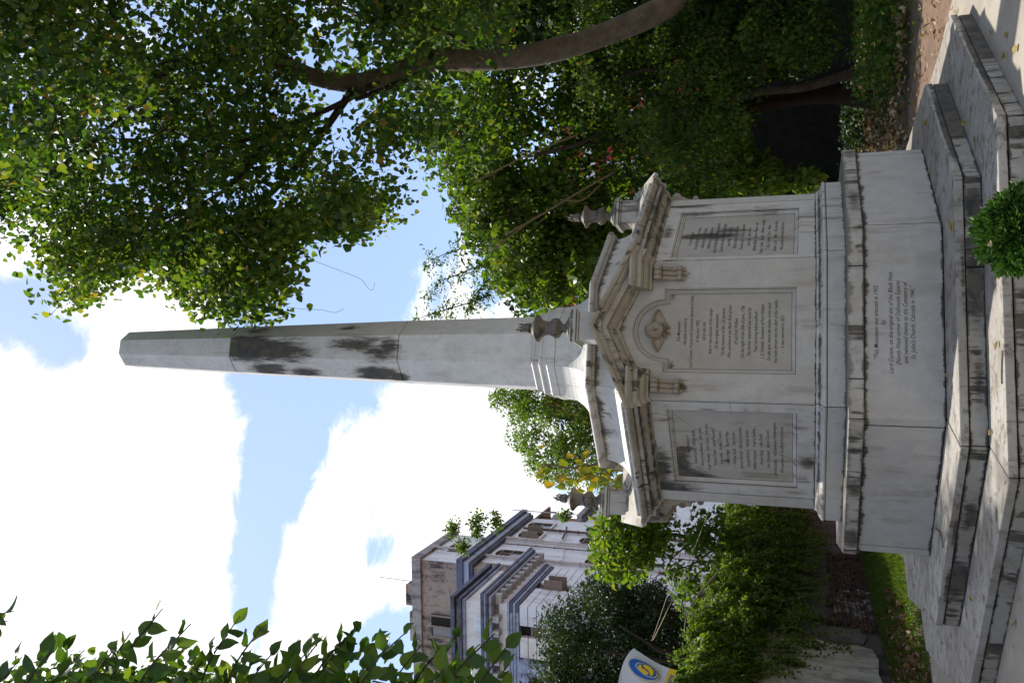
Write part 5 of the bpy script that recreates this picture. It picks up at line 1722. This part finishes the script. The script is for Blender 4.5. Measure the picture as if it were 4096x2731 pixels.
# ================================================================== TOPIARY in front of the steps
tc = np.array([-.06, -5.23, .44])
tpn = tag(empty('potted_topiary', (float(tc[0]), float(tc[1]), 0)), 'round clipped bright green conifer ball at the front of the steps', 'potted plant')
N = 24000
u = unit(N)
r = .235*(1+.08*np.sin(u[:, 0]*9+u[:, 2]*7)+.07*np.sin(u[:, 1]*17+u[:, 2]*13)+.10*np.sin(u[:, 0]*31+u[:, 2]*27)*np.sin(u[:, 1]*25+3*u[:, 0]))*(.66+.34*rng.random(N)**.6)
P = u*r[:, None]+np.array([0, 0, tc[2]])
foliage('foliage', P, u*1.0+unit(N)*.75+np.array([0, 0, .25]), unit(N), rng.uniform(.014, .050, N), 'lance', M['l_topiary'], tpn, rnd=np.clip(rng.normal(.45, .25, N), 0, 1))
mb = MB(); mb.lathe([(.03, .1), (.03, .3), (.06, .4)], 8); mb.build('stem', M['bark'], tpn)
mb = MB(); mb.lathe([(.12, .006), (.155, .15), (.165, .155), (.165, .19), (.14, .19), (.13, .16)], 24); mb.build('pot', plain('terracotta_pot', (.32, .12, .07), .8, .3, 6), tpn, True)

# ================================================================== GRASS, LITTER, FALLEN LEAVES
N = 26000
y = rng.uniform(2.6, 19, N); xw = -5+.18*(y-7.3)
x = xw+rng.random(N)**1.2*(2.6)+.03
k = (np.hypot(x, y) > 4.4) & ~((y < 5.5) & (rng.random(N) < .55)) & (np.maximum(np.abs(x), (np.abs(x)+np.abs(y))/1.41) > 3.5)
x, y = x[k], y[k]; N = len(x)
P = np.stack([x, y, np.full(N, -.01)], 1)
ax = unit(N)*.55+np.array([0, 0, 1.0])
tag(foliage('grass', P, ax, unit(N), rng.uniform(.06, .15, N), 'blade', M['l_grass'], droop=.35), 'short green grass between the steps and the garden wall', kind='stuff')
N = 5000
y = rng.uniform(4.5, 19, N); xw = -5+.18*(y-7.3)
x = xw+rng.random(N)*2.6+.03
k = (np.maximum(np.abs(x), (np.abs(x)+np.abs(y))/1.41) > 3.5)
P = np.stack([x[k], y[k], rng.random(k.sum())*.03], 1)
tag(foliage('weeds', P, unit(len(P))*np.array([1, 1, .3])+np.array([0, 0, .4]), unit(len(P))+np.array([0, 0, 1.5]), rng.uniform(.03, .07, len(P)), 'oval', M['l_grass']), 'small broad weeds in the grass by the garden wall', kind='stuff')
def litter(name, label, x, y, z, size, mat):
    N = len(x)
    P = np.stack([x, y, z], 1)
    ax = unit(N)*np.array([1, 1, .35])
    return tag(foliage(name, P, ax, unit(N)*.5+np.array([0, 0, 1.0]), rng.uniform(*size, N), 'oval', mat, fold=.9, droop=-.25), label, kind='stuff')
N = 900
y = rng.uniform(1.8, 8.5, N)**1.0; x = -5+.18*(y-7.3)+rng.random(N)**.8*1.9
k = (np.maximum(np.abs(x), (np.abs(x)+np.abs(y))/1.41) > 3.55) & (x < -3.3)
litter('leaf_litter', 'brown and rust coloured dead leaves in the grass left of the steps', x[k], y[k], rng.random(k.sum())*.05+.01, (.07, .14), M['l_rust'])
N = 9000
x = rng.uniform(3.6, 13, N); y = rng.uniform(3.0, 16.5, N)
k = (x+y > 9.2) & (np.hypot(x, y) > 5.6)
litter('leaf_litter', 'carpet of pale dry leaves on the shaded bank right of the steps', x[k], y[k], .05+rng.random(k.sum())*.12, (.07, .15), M['l_dead'])
N = 160
x = rng.uniform(3.6, 6.0, N); y = rng.uniform(-1, 5, N)
k = (np.maximum(np.abs(x), (np.abs(x)+np.abs(y))/1.41) > 3.6)
litter('leaf_litter', 'scattered dry leaves on the reddish soil path', x[k], y[k], .012+rng.random(k.sum())*.01, (.05, .10), M['l_dead'])

def gz(X, Y, z): 
    d = ray(X, Y); return CAM+d*((z-CAM[2])/d[2])
fly = [leaf_proto('fallen_leaf', s, M['l_yellow' if c else 'l_dead'], f, dr) for s, c, f, dr in [('oval', 1, .5, -.2), ('heart', 1, .8, -.3), ('oval', 0, 1.0, -.35), ('heart', 0, .6, -.2)]]
for me, v_ in zip(fly, (.85, .7, .7, .45)): set_rnd(me, v_)
FALL = [(3922, 2393, .207, 0, .17, 'long yellow leaf lying on the lower step near its left end'), (3890, 2401, .207, 1, .09, 'small yellow leaf beside the long one on the lower step'), (3882, 2274, .207, 2, .07, 'small brown leaf against the upper riser left of centre'),
        (3702, 2433, .424, 3, .06, 'tiny dry leaf near the left corner of the upper step'), (3657, 2345, .424, 0, .11, 'pale thin leaf on the far left of the upper step'), (3771, 2575, .207, 2, .07, 'tan leaf at the crack on the left end of the lower step'),
        (4060, 2478, .006, 2, .15, 'curled brown leaf on the pavement at the foot of the lower step'), (4075, 2400, .006, 1, .07, 'small yellow leaf on the pavement by a riser joint'), (4055, 2590, .006, 0, .06, 'tiny yellow scrap on the pavement at lower left'),
        (3702, 2668, .006, 1, .15, 'light green heart shaped leaf on the ground left of the steps'), (3636, 2555, .02, 1, .15, 'yellow leaf standing in the dead leaves on the left'),
        (3808, 929, .424, 0, .19, 'long yellow leaf on the front edge of the upper step'), (3719, 684, .424, 2, .08, 'brown curl at the right foot of the pedestal'), (3901, 571, .207, 2, .12, 'brown stalk shaped leaf on the right of the lower step'),
        (4028, 129, .006, 0, .13, 'golden leaf flat on the pavement at right'), (4070, 183, .006, 0, .16, 'second golden leaf on the pavement nearer the camera'), (3962, 120, .006, 2, .12, 'curled brown leaves at the foot of the right riser'), (4021, 232, .006, 1, .12, 'dull yellow leaf in the angle of the right riser'),
        (3865, 491, .207, 1, .12, 'yellow leaf tucked under the upper step on the right'), (3704, 500, .424, 1, .11, 'fresh green leaf on the upper step behind the pedestal corner'), (3990, 1362, .207, 2, .12, 'thin tan leaf on the lower step in front of the inscription'),
        (3790, 1500, .424, 0, .10, 'small tan leaf at the base of the inscribed slab'), (3960, 1719, .207, 2, .10, 'curved tan leaf on the lower step near the front left joint'), (3990, 1110, .207, 2, .07, 'brown fleck on the lower step behind the topiary')]
for X, Y, z_, m_, s_, lab in FALL:
    p = gz(X, Y, z_+.012)
    o = link('fallen_leaf', fly[m_], None)
    o.location = tuple(p); o.rotation_euler = (rng.uniform(-.2, .2), rng.uniform(-.2, .2), rng.uniform(0, 6.28)); o.scale = (s_*.62, s_*.62, s_*.62)
    tag(o, lab, 'leaf', 'fallen leaves on the steps and pavement')
mb = MB(); mb.tube([gz(X, Y, .216) for X, Y in [(4010, 1403), (4007, 1450), (4006, 1500), (4007, 1535)]], .006, 5)
tag(mb.build('dry_stick', M['twig']), 'thin dry stick lying across the lower step', 'stick')
mb = MB(); mb.tube(smooth_path([gz(X, Y, .434) for X, Y in [(3740, 2113), (3757, 2125), (3768, 2160), (3771, 2190)]], 4), .006, 5)
tag(mb.build('dry_stick', M['twig']), 'short bent twig on the left part of the upper step', 'stick')
# yellow and rust leaf on the topiary
o = link('fallen_leaf', fly[2], None); o.location = tuple(at(3968, 985, 4.62)); o.scale = (.06, .06, .06); o.rotation_euler = (.5, .3, 1)
tag(o, 'rust coloured leaf caught on the round topiary', 'leaf')
